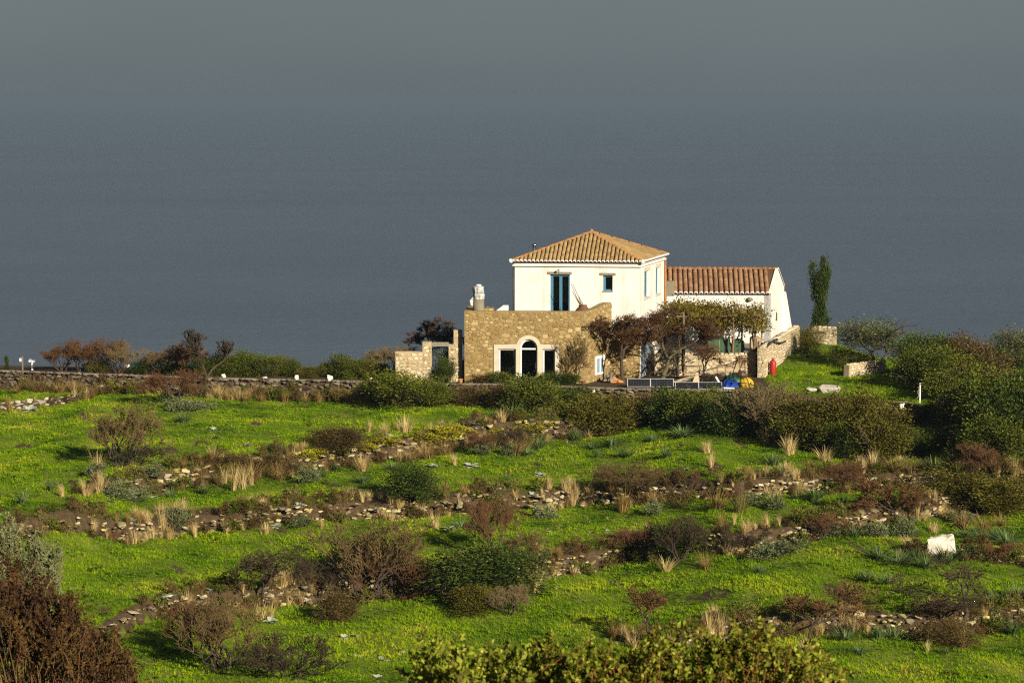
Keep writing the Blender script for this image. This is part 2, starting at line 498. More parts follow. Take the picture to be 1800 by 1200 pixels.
sb = N(t, 'ShaderNodeMath', operation='SUBTRACT'); t.links.new(ad.outputs[0], sb.inputs[0]); sb.inputs[1].default_value = .45
st = ramp(t, [(.35, (0, 0, 0)), (.6, (1, 1, 1))]); t.links.new(sb.outputs[0], st.inputs[0])
mm = N(t, 'ShaderNodeMixRGB')
t.links.new(st.outputs[0], mm.inputs[0]); t.links.new(rg.outputs[0], mm.inputs[1]); t.links.new(re.outputs[0], mm.inputs[2])
t.links.new(mm.outputs[0], b.inputs['Base Color'])
bp = N(t, 'ShaderNodeBump', Strength=.7, Distance=.12)
t.links.new(n2.outputs[0], bp.inputs['Height']); t.links.new(bp.outputs[0], b.inputs['Normal'])
t.links.new(b.outputs[0], out.inputs[0])
M_ground = m

# ------------------------------------------------------------------ terrain
SEA_Z = -62.0
LINES = []          # terrace edges: dict(X, Y, h, w, taper)


def sstep(x):
    x = np.clip(x, 0, 1)
    return x * x * (3 - 2 * x)


def und(X, Y):
    return (.10 * np.sin(X * .31 + Y * .17 + 1.0) + .07 * np.sin(X * .83 - Y * .41) + .05 * np.sin(X * .19 + Y * .71 + 2.) +
            .03 * np.sin(X * 1.9 + Y * 1.3) + .045 * np.sin(X * 1.45 + .6 * Y) * np.sin(Y * 1.15 - .4 * X + 1) + .03 * np.sin(X * 3.2 + 1.7 * Y) * np.sin(Y * 2.6 - X * 1.1) + .02 * np.sin(X * 5.1 - Y * 2.2) * np.sin(Y * 4.3 + X))


W1X = W1Y = None
BACKX = np.array([-60, -20, -5, -3.2, 8, 10, 20, 24, 30, 45])
BACKY = np.array([170., 165.5, 164.5, 172, 176, 186, 186, 174, 168, 165])


def terrain(X, Y, upto=99, hill=True):
    X = np.asarray(X, float); Y = np.asarray(Y, float)
    if W1X is None:
        return np.zeros(np.broadcast(X, Y).shape)
    y1 = np.interp(X, W1X, W1Y)
    infront = np.clip(y1 - Y, 0, None)
    z = -.020 * infront + und(X, Y) * sstep(infront / 3.0)
    z = z + sstep((X - 13.5) / 3) * (1 - sstep((X - 22) / 4)) * .045 * np.clip(Y - 163, 0, 17)
    yb = np.interp(X, BACKX, BACKY)
    behind = np.clip(Y - yb, 0, None)
    z = z - .02 * behind ** 1.6
    for i, L in enumerate(LINES[:upto]):
        yi = np.interp(X, L['X'], L['Y'])
        hh = L['h']
        tl, tr = L['taper']
        if tl: hh = hh * sstep((X - L['X'][0]) / tl)
        if tr: hh = hh * sstep((L['X'][-1] - X) / tr)
        z = z - hh * sstep((yi - Y) / L['w'])
    if hill:
        zh = CAMZ - 1.8 - .246 * Y - .06 * np.abs(X) * 0
        k = 1.2
        z = np.where(z - zh > 8, z, np.log(np.exp(np.clip((zh - z) / k, -30, 30)) + 1) * k + z)
    return np.maximum(z, SEA_Z - 4)


def hit(px, py, upto=99, hill=False):
    """where the line of sight first meets the ground"""
    d = ray(px, py)
    Y = np.linspace(70, 215, 2901)
    g = (CAMZ + d[2] * Y) - terrain(d[0] * Y, Y, upto, hill)
    k = np.argmax(g < 0)
    if g[k] >= 0: k = len(Y) - 1
    y0, y1 = Y[max(k - 1, 0)], Y[k]
    g0, g1 = g[max(k - 1, 0)], g[k]
    yy = y0 + (y1 - y0) * (g0 / (g0 - g1) if g0 != g1 else 0)
    x = d[0] * yy
    return np.array([x, yy, float(terrain(x, yy, upto, hill))])


def add_line(name, pts, h, w, taper=(0, 0)):
    n = len(LINES)
    q = [hit(px, py, n) for px, py in pts]
    q.sort(key=lambda p: p[0])
    LINES.append(dict(name=name, X=np.array([p[0] for p in q]), Y=np.array([p[1] for p in q]), h=h, w=w, taper=taper))


w1px = [(-400, 636), (0, 652), (370, 665), (650, 671), (760, 675), (900, 676), (1100, 684), (1290, 687), (1400, 694), (1500, 700), (1600, 708), (1700, 735), (1800, 760), (2200, 820)]
q = [P(px, py, CAMZ / -ray(px, py)[2]) for px, py in w1px]
W1X = np.array([p[0] for p in q]); W1Y = np.array([p[1] for p in q])
LINES.append(dict(name='w1', X=W1X, Y=W1Y, h=1.1, w=.18, taper=(0, 0)))
add_line('wl', [(-300, 730), (0, 708), (60, 703), (110, 698), (160, 688), (190, 680)], .40, .25, (0, 1.2))
add_line('w2', [(125, 876), (150, 862), (270, 834), (380, 812), (520, 797), (660, 777), (820, 752), (1000, 738), (1120, 732), (1220, 730)], 1.0, .35, (3.5, 7))
add_line('w3', [(-300, 937), (0, 925), (300, 908), (600, 884), (700, 884), (850, 866), (1000, 860), (1100, 856), (1300, 848), (1500, 836), (1700, 828), (2100, 812)], .72, .40)
add_line('w4', [(-100, 1290), (60, 1190), (170, 1105), (270, 1055), (450, 1035), (620, 1020), (760, 1008), (950, 983), (1100, 958), (1300, 940), (1450, 915), (1600, 884), (1700, 868), (2100, 850)], .75, .40)
add_line('w5', [(1590, 968), (1680, 966), (1800, 976), (2100, 990)], .35, .5, (2, 0))
add_line('w6', [(1080, 1128), (1200, 1110), (1400, 1083), (1500, 1078), (1620, 1082), (1800, 1066), (2100, 1048)], .65, .35, (4, 0))
LN = {L['name']: L for L in LINES}


def earth_mask(X, Y):
    e = np.zeros(np.broadcast(X, Y).shape)
    for L in LINES:
        yi = np.interp(X, L['X'], L['Y'])
        d = yi - Y                                  # >0 in front of the edge
        back, fr = {'w1': (-.4, .9), 'wl': (-.3, .5), 'w2': (-1.5, .8), 'w3': (-1.9, .9), 'w4': (-1.5, .9), 'w5': (-.6, .8), 'w6': (-.9, .6)}[L['name']]
        wob = .5 * np.sin(X * 1.3 + 2 * L['h'] * 9) + .35 * np.sin(X * 3.1 + 1)
        a = sstep((d - back - wob * .8) / .7) * sstep((fr + wob * .5 - d) / .7) * (.80 + .30 * np.sin(X * .9 + L['h'] * 40) * np.sin(X * .37 + 2))
        tl, tr = L['taper']
        if tl: a = a * sstep((X - L['X'][0]) / tl + .5)
        if tr: a = a * sstep((L['X'][-1] - X) / tr + .5)
        fcut = sstep((d + .35) / .3) * sstep((L['w'] + .45 - d) / .3)            # the steep face itself is bare
        if tl: fcut = fcut * sstep((X - L['X'][0]) / tl + .3)
        if tr: fcut = fcut * sstep((L['X'][-1] - X) / tr + .3)
        e = np.maximum(e, np.maximum(a, fcut))
    for px, py, rx, ry in ((1245, 1045, 40, 8), (355, 778, 22, 4), (1190, 785, 22, 4)):      # bare patches
        c = hit(px, py)
        s = F / c[1]
        dd = ((X - c[0]) / (rx / s)) ** 2 + ((Y - c[1]) / (ry / s / .16)) ** 2
        dd = dd + .9 * np.sin(X * 5.1 + Y * 1.3) * np.sin(X * 2.3 - Y * 2.9) + .5 * np.sin(X * 9 + Y * 4)
        e = np.maximum(e, .8 * sstep((1.2 - dd) / .9))
    pt = np.sin(X * .47 + Y * .21) * np.sin(Y * .39 - X * .13 + 1) + .5 * np.sin(X * 1.7 + 2) * np.sin(Y * 1.1 + X * .4) + .3 * np.sin(X * 3.1 + Y * .7)
    e = np.maximum(e, .75 * sstep((pt - 1.05) / .4))       # worn spots in the sward
    # the trodden ground round the house
    y1 = np.interp(X, W1X, W1Y)
    a = sstep((Y - y1 + .2) / .4) * sstep((X + 40) / 2) * (1 - sstep((X - 15.6) / 1.4)) * sstep((180 - Y) / 3)
    b2 = sstep((Y - y1 + .2) / .4) * sstep((162.2 - Y) / 2) * (1 - sstep((X - 22) / 3)) * (.75 - .45 * sstep((X - 14.5) / 1.5))
    return np.maximum(e, np.maximum(a, b2))


def spaced(segs):
    out_ = [segs[0][0]]
    for a, b_, st_ in segs:
        n = max(1, int(round((b_ - a) / st_)))
        out_ += list(a + (b_ - a) * (np.arange(n) + 1) / n)
    return np.array(out_)


gx = spaced([(-1500, -300, 60), (-300, -80, 10), (-80, -34, 2), (-34, 36, .34), (36, 80, 2), (80, 300, 10), (300, 1500, 60)])
gy = spaced([(-60, 0, 6), (0, 78, 2.5), (78, 168, .26), (168, 200, 1), (200, 400, 8), (400, 900, 60)])
GX, GY = np.meshgrid(gx, gy)
GZ = terrain(GX, GY)
side = np.clip(np.abs(GX) - 120, 0, None)
GZ = np.maximum(GZ - .0006 * side ** 1.8 * 2, SEA_Z - 4)
ny, nx = GX.shape
idx = np.arange(ny * nx).reshape(ny, nx)
faces = np.stack([idx[:-1, :-1], idx[:-1, 1:], idx[1:, 1:], idx[1:, :-1]], -1).reshape(-1, 4)
gme = np_mesh('ground', np.stack([GX, GY, GZ], -1).reshape(-1, 3), faces, M_ground, True)
ea = gme.attributes.new('earth', 'FLOAT', 'POINT')
ea.data.foreach_set('value', earth_mask(GX, GY).astype(np.float32).ravel())
tag(link('ground', gme), kind='structure')

# sea, one sheet to the horizon
sx = np.array([-30000, -8000, -1500, 0, 1500, 8000, 30000.]); sy = np.array([-500, 300, 800, 2000, 6000, 20000, 60000.])
SX, SY = np.meshgrid(sx, sy)
idx = np.arange(49).reshape(7, 7)
faces = np.stack([idx[:-1, :-1], idx[:-1, 1:], idx[1:, 1:], idx[1:, :-1]], -1).reshape(-1, 4)
tag(link('sea', np_mesh('sea', np.stack([SX, SY, np.full_like(SX, SEA_Z)], -1).reshape(-1, 3), faces, M_sea)), kind='structure')

# haze: one box of even air round everything
hz = MB()
hz.box(-31000, 31000, -1000, 61000, SEA_Z - 6, CAMZ + 4)
m, t, out = nodes_of('haze_air')
pv = N(t, 'ShaderNodeVolumePrincipled', Density=1.8e-4, Anisotropy=0.0)
pv.inputs['Color'].default_value = (.118, .160, .220, 1)
t.links.new(pv.outputs[0], out.inputs['Volume'])
tag(hz.build('haze', m), kind='stuff')
# ------------------------------------------------------------------ stones and tiles, shared meshes
def slab_stone(seed, mat):
    r = random.Random(seed)
    n = r.choice((6, 7, 8))
    v, f = [], []
    ang = sorted((i + r.uniform(-.25, .25)) * 2 * math.pi / n for i in range(n))
    rad = [r.uniform(.78, 1.06) for _ in ang]
    for s, z in ((1.0, -.6), (.97, .6), (.82, 1.0)):
        for a, q_ in zip(ang, rad):
            c, s_ = math.cos(a), math.sin(a)
            k = (abs(c) ** 5 + abs(s_) ** 5) ** (-1 / 5) * .5 * q_ * s
            v.append((c * k, s_ * k, z + (r.uniform(-.25, .15) if z > .5 else 0)))
    for k in range(2):
        for i in range(n):
            j = (i + 1) % n
            f.append((k * n + i, k * n + j, (k + 1) * n + j, (k + 1) * n + i))
    f.append(tuple(2 * n + i for i in range(n)))
    me = bpy.data.meshes.new('stone'); me.from_pydata(v, [], f); me.materials.append(mat)
    return me


def rubble_stone(seed, mat):
    r = random.Random(seed)
    bm = bmesh.new()
    for i in range(15):
        p = Vector((r.gauss(0, 1), r.gauss(0, 1), r.gauss(0, 1))).normalized()
        k = (abs(p.x) ** 3 + abs(p.y) ** 3 + abs(p.z) ** 3) ** (-1 / 3)
        bm.verts.new(p * k * .5 * r.uniform(.85, 1.05))
    res = bmesh.ops.convex_hull(bm, input=list(bm.verts))
    bmesh.ops.delete(bm, geom=[g for g in res['geom_interior'] if isinstance(g, bmesh.types.BMVert)], context='VERTS')
    bmesh.ops.recalc_face_normals(bm, faces=list(bm.faces))
    me = bpy.data.meshes.new('stone'); bm.to_mesh(me); bm.free(); me.materials.append(mat)
    return me


FACADE = [slab_stone(i, M_stone) for i in range(24)]
PALE = [slab_stone(50 + i, M_palestone) for i in range(14)]
DRY = [rubble_stone(100 + i, M_dry) for i in range(16)]
LICH = [rubble_stone(140 + i, M_lichen) for i in range(16)]


def basis(x, y, z, o):
    return Matrix(((x[0], y[0], z[0], o[0]), (x[1], y[1], z[1], o[1]), (x[2], y[2], z[2], o[2]), (0, 0, 0, 1)))


def world_loc(o):
    loc = Vector((0, 0, 0))
    while o is not None:
        loc += Vector(o.location); o = o.parent
    return loc


def join_matrices(name, items, parent, kind='stuff'):
    """many transformed copies of small meshes as one mesh object"""
    off = Matrix.Translation(-world_loc(parent)) if parent else Matrix()
    v, f = [], []
    for me, M_ in items:
        b_ = len(v)
        M2 = off @ M_
        v += [tuple(M2 @ x.co) for x in me.vertices]
        f += [tuple(b_ + i for i in p.vertices) for p in me.polygons]
    me2 = bpy.data.meshes.new(name); me2.from_pydata(v, [], f); me2.materials.append(items[0][0].materials[0])
    o = link(name, me2, parent)
    o['kind'] = kind
    return o


def put_pieces(name, items, parent, limit, rest_name):
    """items (size, mesh, matrix): the largest become parts, the rest one stuff part"""
    items = sorted(items, key=lambda i: -i[0])
    off = Matrix.Translation(-world_loc(parent))
    for _, me, M_ in items[:limit]:
        link(name, me, parent, matrix=off @ M_)
    if items[limit:]:
        join_matrices(rest_name, [(me, M_) for _, me, M_ in items[limit:]], parent)


def stone_face(pos, udir, ndir, W, H, inside, variants, rnd, wr=(.20, .46), hr=(.13, .27), gap=.035, rot=.10, proud=.035, jit=.03):
    """irregular courses of stones on a wall face; pos(u, z) gives a world point"""
    items = []
    up = Vector((0, 0, 1)); ud = Vector(udir).normalized(); nd = Vector(ndir).normalized()
    z = .02
    while z < H - .06:
        rh = min(rnd.uniform(*hr), H - z)
        u = rnd.uniform(-.25, 0)
        while u < W:
            w = rnd.uniform(*wr) * (1.35 if rnd.random() < .12 else 1)
            u0, u1 = max(u, 0.0), min(u + w, W)
            if u1 - u0 > .09:
                cu, cz = (u0 + u1) / 2, z + rh / 2 + rnd.uniform(-jit, jit)
                k = rnd.uniform(.82, 1.0)
                ww, hh = (u1 - u0 - gap) * k, (rh - gap) * rnd.uniform(.8, 1.08)
                ok = all(inside(cu + a * ww * .5, cz + b_ * hh * .5) for a in (-1, 0, 1) for b_ in (-1, 1))
                if ok:
                    a = rnd.uniform(-rot, rot)
                    X_ = (ud * math.cos(a) + up * math.sin(a)) * ww
                    Y_ = (up * math.cos(a) - ud * math.sin(a)) * hh
                    Z_ = nd * proud * rnd.uniform(.5, 1.25)
                    items.append((ww * hh, rnd.choice(variants), basis(X_, Y_, Z_, pos(cu, cz))))
            u += w
        z += rh
    return items


def rubble_face(pos, udir, ndir, W, H, inside, variants, rnd, proud=.035, tries=(60, 260, 1800, 8000), gap=.008):
    """random rubble: stones thrown from large to small wherever they fit"""
    up = Vector((0, 0, 1)); ud = Vector(udir).normalized(); nd = Vector(ndir).normalized()
    pl = np.zeros((0, 4)); items = []
    for n, (w0, w1, h0, h1) in zip(tries, ((.34, .48, .19, .28), (.24, .38, .14, .22), (.17, .28, .10, .16), (.10, .18, .06, .11))):
        for _ in range(int(n * W * H / 34)):
            w, hh = rnd.uniform(w0, w1), rnd.uniform(h0, h1)
            cu, cz = rnd.uniform(w / 2, W - w / 2), rnd.uniform(hh / 2, H - hh / 2)
            if len(pl):
                dx = np.abs(pl[:, 0] - cu) / ((pl[:, 2] + w) / 2 + gap); dz = np.abs(pl[:, 1] - cz) / ((pl[:, 3] + hh) / 2 + gap)
                if np.any(dx ** 3 + dz ** 3 < 1): continue
            if not all(inside(cu + a * w * .5, cz + b_ * hh * .5) for a in (-1, 0, 1) for b_ in (-1, 1)): continue
            pl = np.vstack([pl, [cu, cz, w, hh]])
            a = rnd.gauss(0, .10)
            w *= 1.12; hh *= 1.12
            items.append((w * hh, rnd.choice(variants), basis((ud * math.cos(a) + up * math.sin(a)) * w, (up * math.cos(a) - ud * math.sin(a)) * hh, nd * proud * rnd.uniform(.5, 1.2), pos(cu, cz))))
    return items


def tile_mesh(name, L, r0, r1, mat, n=6, th=.016):
    v, f = [], []
    for y, r_ in ((0, r0), (L, r1)):
        for i in range(n + 1):
            a = math.pi * i / n
            v.append((-math.cos(a) * r_, y, math.sin(a) * r_ * .82))
    m_ = n + 1
    for i in range(n): f.append((i, m_ + i, m_ + i + 1, i + 1))
    b_ = len(v)
    for i in range(n + 1):
        a = math.pi * i / n
        v.append((-math.cos(a) * (r0 - th), .0, math.sin(a) * (r0 - th) * .82))
    for i in range(n): f.append((i, i + 1, b_ + i + 1, b_ + i))
    me = bpy.data.meshes.new(name); me.from_pydata(v, [], f); me.materials.append(mat)
    for p in me.polygons: p.use_smooth = True
    return me


TILE = tile_mesh('roof_tile', .43, .112, .094, M_tile)
TILE_E = tile_mesh('eave_tile', .22, .116, .110, M_whitepaint, th=.03)
TILER = tile_mesh('roof_tile', .46, .142, .118, M_tilered)
TILER_E = tile_mesh('eave_tile', .20, .142, .135, M_whitepaint, th=.035)


def roof_rows(a, b_, s_len, spacing, tile, etile, expo, rnd, sdir, ndir, lift=.02):
    """tiles over a roof face with eave a-b; s_len(t) = slope length available at fraction t"""
    a, b_ = Vector(a), Vector(b_)
    e = (b_ - a); Lh = e.length; e.normalize()
    s, n_ = Vector(sdir), Vector(ndir)
    n = int(round(Lh / spacing))
    tiles, eaves = [], []
    for k in range(n):
        t_ = (k + .5) / n
        ln = s_len(t_)
        base = a + e * (t_ * Lh)
        jt = rnd.uniform(-.012, .012)
        eaves.append((1, etile, basis(e, s, n_, base - s * .07 + n_ * (lift + .004))))
        j = 0
        while (j + .55) * expo < ln:
            o = base + s * (j * expo + .02 + rnd.uniform(-.02, .02)) + n_ * (lift + .012 + rnd.uniform(0, .008)) + e * (jt + rnd.uniform(-.008, .008))
            tilt = rnd.uniform(-.025, .025)
            ex = (e + s * tilt).normalized()
            sx_ = (s - e * tilt - n_ * .035).normalized()
            tiles.append((min(1.0, (ln - j * expo) / expo), tile, basis(ex, sx_, n_, o)))
            j += 1
    return tiles, eaves


def ridge_line(p0, p1, r_, rnd, expo=.34):
    p0, p1 = Vector(p0), Vector(p1)
    d = (p1 - p0); L_ = d.length; d.normalize()
    side_ = d.cross(Vector((0, 0, 1))).normalized(); n_ = side_.cross(d)
    return [basis(side_ * r_, d * r_, n_ * r_, p0 + d * (i * expo) - n_ * .015 + n_ * .01 * (i % 2)) for i in range(int(L_ / expo))]


# ------------------------------------------------------------------ the house
A = np.array([XZ(905, 163.4), 163.4]); B = np.array([XZ(1125, 162.5), 162.5])
Vd = np.array([2.0, 7.4]); VL = float(np.hypot(*Vd)); Vu = Vd / VL
UL = float(np.hypot(*(B - A))); Uu = (B - A) / UL


def fh(u, d, z):
    p = A + Uu * u + Vu * d
    return (p[0], p[1], z)


nf = Vector((Uu[1], -Uu[0], 0))                 # normal of the front
ns = Vector((Vu[1], -Vu[0], 0))                 # normal of the right side
HLOC = Vector((*(A + Uu * 3), 0))
house = empty('house', HLOC, 0, 'white two-storey house with hipped tan tile roof above a rubble stone terrace', 'house')


def zf(px, py, Y=162.9): return P(px, py, Y)[2]


def uf(px, Y=162.9): return (XZ(px, Y) - A[0]) / Uu[0]


z_eave = zf(1010, 460)
z_corn = zf(1010, 466)
rh = random.Random(3)

# walls of the white block with real openings: front strip wall pieces
ud0, ud1 = uf(967), uf(1002)                     # terrace door
zd1 = zf(985, 483); ZT = 3.35                    # door head, terrace floor
uw0, uw1 = uf(1060), uf(1077); zw0, zw1 = zf(1068, 511), zf(1068, 484)
mb = MB()
T_ = .5
# side wall with two window openings, cut as bands
sw = []
for px0, px1, py0, py1 in ((1133, 1141, 476, 522), (1153, 1160, 470, 516)):
    Ya = 162.5 + (px0 - 1125) / 43.0 * 7.4; Yb_ = 162.5 + (px1 - 1125) / 43.0 * 7.4
    d0, d1 = (Ya - 162.5) / Vu[1], (Yb_ - 162.5) / Vu[1]
    ym = (Ya + Yb_) / 2
    sw.append((d0, d1, P(px0, py1, ym)[2], P(px0, py0, ym)[2]))


def fs(u, d, z):                                   # u runs back along the side, d goes into the house
    return fh(UL - d, u, z)


def bands(mbx, frm, u0, u1, z0, z1, holes, th):
    x = u0
    for (h0, h1, hz0, hz1) in holes:
        mbx.box(x, h0, 0, th, z0, z1, frm)
        mbx.box(h0, h1, 0, th, z0, hz0, frm)
        mbx.box(h0, h1, 0, th, hz1, z1, frm)
        x = h1
    mbx.box(x, u1, 0, th, z0, z1, frm)


bands(mb, fh, 0, UL, 2.9, z_eave, [(ud0, ud1, ZT, zd1), (uw0, uw1, zw0, zw1)], T_)
bands(mb, fs, T_ + .001, VL, 0, z_eave, sw, T_)
mb.box(0, T_, T_ + .001, VL - T_ - .001, 0, z_eave, fh)
mb.box(0, UL - T_ - .001, VL - T_, VL, 0, z_eave, fh)
wall = mb.build('wall', M_white, house)
mb = MB()
mb.box(T_, UL - T_, T_, VL - T_, ZT - .2, ZT, fh); mb.box(T_, UL - T_, T_, VL - T_, z_eave - .2, z_eave - .05, fh)
mb.build('floor_slab', M_concrete, house)
# cornice
mb = MB()
for o_, z0, z1 in ((.05, z_corn + .02, z_eave - .015), (.13, z_corn - .10, z_corn + .02)):
    mb.box(-o_, UL + o_, -o_, VL + o_, z0, z1, fh)
mb.build('cornice', M_white, house, bevel=.015)
# stone lower storey of the white block (front strip right of the terrace, and a plinth)
mb = MB(); u_s0 = uf(1070)
mb.box(u_s0, UL + .04, -.06, T_, 0, 2.895, fh)
lower = mb.build('lower_wall', M_mortar, house)
it_low = stone_face(lambda u, z: fh(u_s0 + u, -.06, z), (*Uu, 0), nf, UL + .04 - u_s0, 2.85, lambda u, z: True, FACADE, rh)

# roof
ov = .22
ca = [Vector(fh(-ov, -ov, z_eave)), Vector(fh(UL + ov, -ov, z_eave)), Vector(fh(UL + ov, VL + ov, z_eave)), Vector(fh(-ov, VL + ov, z_eave))]
za = P(1040, 409, 166.6)[2]
apex = Vector((*(A + Uu * UL / 2 + Vu * VL / 2), za))
apex.x = XZ(1040, apex.y)
mb = MB()
b0 = len(mb.v)
lowc = [c - Vector((0, 0, .05)) for c in ca]
mb.v += [tuple(c) for c in ca] + [tuple(c) for c in lowc] + [tuple(apex)]
for i in range(4):
    j = (i + 1) % 4
    mb.f.append((i, j, 8)); mb.f.append((4 + i, 4 + j, j, i))
mb.f.append((7, 6, 5, 4))
roof = mb.build('roof', M_tiled, house)
all_t, all_e, rest_t = [], [], []
for i in (0, 1, 2, 3):
    a, b_ = ca[i], ca[(i + 1) % 4]
    e = (b_ - a); L_ = e.length; e.normalize()
    n_ = e.cross(apex - a).normalized()
    s_ = n_.cross(e).normalized()
    if s_.z < 0: s_ = -s_
    if n_.z < 0: n_ = -n_
    Sf = (apex - a).dot(s_); ta = (apex - a).dot(e) / L_
    ts, es = roof_rows(a, b_, lambda t_: Sf * min(t_ / ta, (1 - t_) / (1 - ta)), .262, TILE, TILE_E, .335, rh, s_, n_)
    if i < 2:
        all_t += [(s__ + (1 if i == 0 else 0), me, M_) for s__, me, M_ in ts]; all_e += es
    else:
        rest_t += [(0, me, M_) for s__, me, M_ in ts]
put_pieces('roof_tile', all_t + rest_t, roof, 300, 'tile_rows')
put_pieces('eave_tile', all_e, roof, 300, 'eave_rows')
RIDGE = tile_mesh('ridge_tile', .38, .135, .120, M_ridge)
hipm = []
for c in ca: hipm += [(1, RIDGE, M_) for M_ in ridge_line(c + Vector((0, 0, .06)), apex + Vector((0, 0, .07)), 1.0, rh)]
put_pieces('ridge_tile', hipm, roof, 300, 'x')
mb = MB(); mb.lathe([(.13, -.1), (.15, .0), (.12, .12), (.04, .19), (.01, .2)], tuple(apex + Vector((0, 0, .05))), 10)
mb.build('finial', M_ridge, roof, True)
# corner balls of whitewashed mortar at the eaves
mb = MB()
for c in ca[:2]: mb.lathe([(.02, -.14), (.12, -.1), (.15, 0), (.10, .12), (.01, .15)], tuple(c + Vector((0, 0, .03))), 10)
mb.build('corner_mortar', M_whitepaint, roof, True)

# metal flue behind the left hip
fp = P(939, 446, 168.5)
mb = MB(); mb.tube(fp + np.array([0, 0, -.8]), fp + np.array([0, 0, .55]), .12, n=14); fl = mb.build('flue', M_steel, house, True)
mb = MB(); mb.lathe([(.19, .57), (.20, .60), (.11, .67), (.01, .69)], tuple(fp), 14); mb.build('flue_cap', M_steel, fl, True)

# terrace door: blue frame with two dark leaves
door = MB()
for a0, a1 in ((ud0, ud0 + .17), (ud1 - .14, ud1)): door.box(a0, a1, .16, .28, ZT, zd1 - .001, fh)
door.box(ud0 + .17, ud1 - .14, .16, .28, zd1 - .12, zd1 - .001, fh)
um = (ud0 + ud1) / 2 + .02
door.box(um - .09, um + .09, .15, .29, ZT, zd1 - .12, fh)
dr = door.build('terrace_door', M_blue, house)
for a0, a1 in ((ud0 + .17, um - .09), (um + .09, ud1 - .14)):
    g = MB(); g.box(a0 - .01, a1 + .01, .21, .23, ZT, zd1 - .11, fh); g.build('pane', M_glass, dr)
sh = MB(); sh.box(ud1 - .05, ud1 - .005, -.12, .16, ZT, zd1 - .05, fh); sh.build('shutter', M_blue, dr)
mb = MB(); mb.box(ud0 - .18, ud1 + .12, -.035, .2, zd1 + .002, zd1 + .18, fh); mb.build('lintel', M_lintel, house, bevel=.02)
# small front window
w = MB()
for a0, a1, z0, z1 in ((uw0, uw0 + .15, zw0, zw1), (uw1 - .08, uw1 - .005, zw0, zw1), (uw0 + .15, uw1 - .08, zw1 - .09, zw1), (uw0 + .15, uw1 - .08, zw0, zw0 + .10)):
    w.box(a0 + .001, a1, .12, .24, z0 + .001, z1 - .001, fh)
wn = w.build('window', M_blue, house)
g = MB(); g.box(uw0 + .14, uw1 - .07, .18, .195, zw0 + .09, zw1 - .08, fh); g.build('pane', M_glass, wn)
mb = MB(); mb.box(uw0 - .22, uw1 + .2, -.035, .2, zw1 + .002, zw1 + .17, fh); mb.build('lintel', M_lintel, house, bevel=.02)
mb = MB(); mb.box(uw0 - .02, uw1 + .02, -.04, .12, zw0 - .06, zw0 - .001, fh); mb.build('window_sill', M_lintel, house)
# side windows
for d0, d1, z0, z1 in sw:
    w = MB()
    for a0, a1, c0, c1 in ((d0, d0 + .16, z0, z1), (d1 - .16, d1, z0, z1), (d0 + .16, d1 - .16, z1 - .14, z1), (d0 + .16, d1 - .16, z0, z0 + .14)):
        w.box(a0, a1, .16, .26, c0 + .001, c1 - .001, fs)
    wn = w.build('window', M_blue, house)
    g = MB(); g.box(d0 + .15, d1 - .15, .20, .215, z0 + .13, z1 - .13, fs); g.build('pane', M_glass, wn)
    mb = MB(); mb.box(d0 - .2, d1 + .25, -.035, .15, z1 + .002, z1 + .24, fs); mb.build('lintel', M_cream, house)
    mb = MB(); mb.box(d0 - .1, d1 + .1, -.10, .15, z0 - .10, z0 - .002, fs); mb.build('window_sill', M_cream, house)
# ground-floor side door in faded blue, white jamb at the corner
d0 = .55
mb = MB(); mb.box(.01, d0 - .01, -.05, .0, 0, 2.6, fs); mb.build('door_jamb', M_whitepaint, house)
mb = MB(); mb.box(d0, d0 + 3.0, -.02, .03, 0.02, 2.35, fs); dd = mb.build('side_door', M_bluegrey, house)
for k in range(3):
    mb = MB(); mb.box(d0 + .1 + k, d0 + .9 + k, -.045, -.021, .2, 2.2, fs); mb.build('door_panel', M_bluegrey, dd, bevel=.01)
# pipes
mb = MB(); p0 = fh(-.07, -.05, 0)
mb.tube((p0[0], p0[1], 3.4), (p0[0], p0[1], z_corn - .11), .05, n=8); mb.build('downpipe', M_dark, house, True)
mb = MB(); p0 = fh(UL + .07, VL + .04, 0)
mb.tube((p0[0], p0[1], 1.4), (p0[0], p0[1], z_corn - .11), .075, n=8); mb.build('downpipe', M_rust, house, True)
# wall lamp above the door
lp = Vector(fh(uf(983), -.05, zf(983, 474)))
mb = MB(); mb.tube(lp, lp + nf * .25, .02); mb.tube(lp + nf * .25 + Vector((0, 0, .05)), lp + nf * .25 + Vector((0, 0, -.06)), .03, .10, 10)
mb.tube(lp, lp - Vector((0, 0, .3)) , .012); mb.build('wall_lamp', M_lintel, house)

# ---- terrace block of rubble stone with the arched garden front
Ta = np.array([XZ(816, 159.6), 159.6]); Tb = np.array([XZ(1030, 159.3), 159.3]); Tc = np.array([XZ(1078, 162.92), 162.92])
TL = float(np.hypot(*(Tb - Ta))); Tu = (Tb - Ta) / TL; Tn = np.array([-Tu[1], Tu[0]])


def ft(u, d, z):
    p = Ta + Tu * u + Tn * d
    return (p[0], p[1], z)


def tu(px): return (XZ(px, 159.45) - Ta[0]) / Tu[0]


def tz(py): return P(930, py, 159.45)[2]


z_par = tz(547)


def arch(pl, pr, top, spring, n=12):
    cu, r_ = (tu(pl) + tu(pr)) / 2, (tu(pr) - tu(pl)) / 2
    zs, zt_ = tz(spring), tz(top)
    return [(cu - r_ * math.cos(math.pi * i / n), zs + (zt_ - zs) * math.sin(math.pi * i / n)) for i in range(n + 1)]


zl = tz(606)
notch = [(tu(868), 0), (tu(868), zl)] + arch(907, 951, 589, 610) + [(tu(984), zl), (tu(984), 0)]
notch = [p for p in notch if not (p[1] < zl - 1e-6 and tu(869) < p[0] < tu(983))]


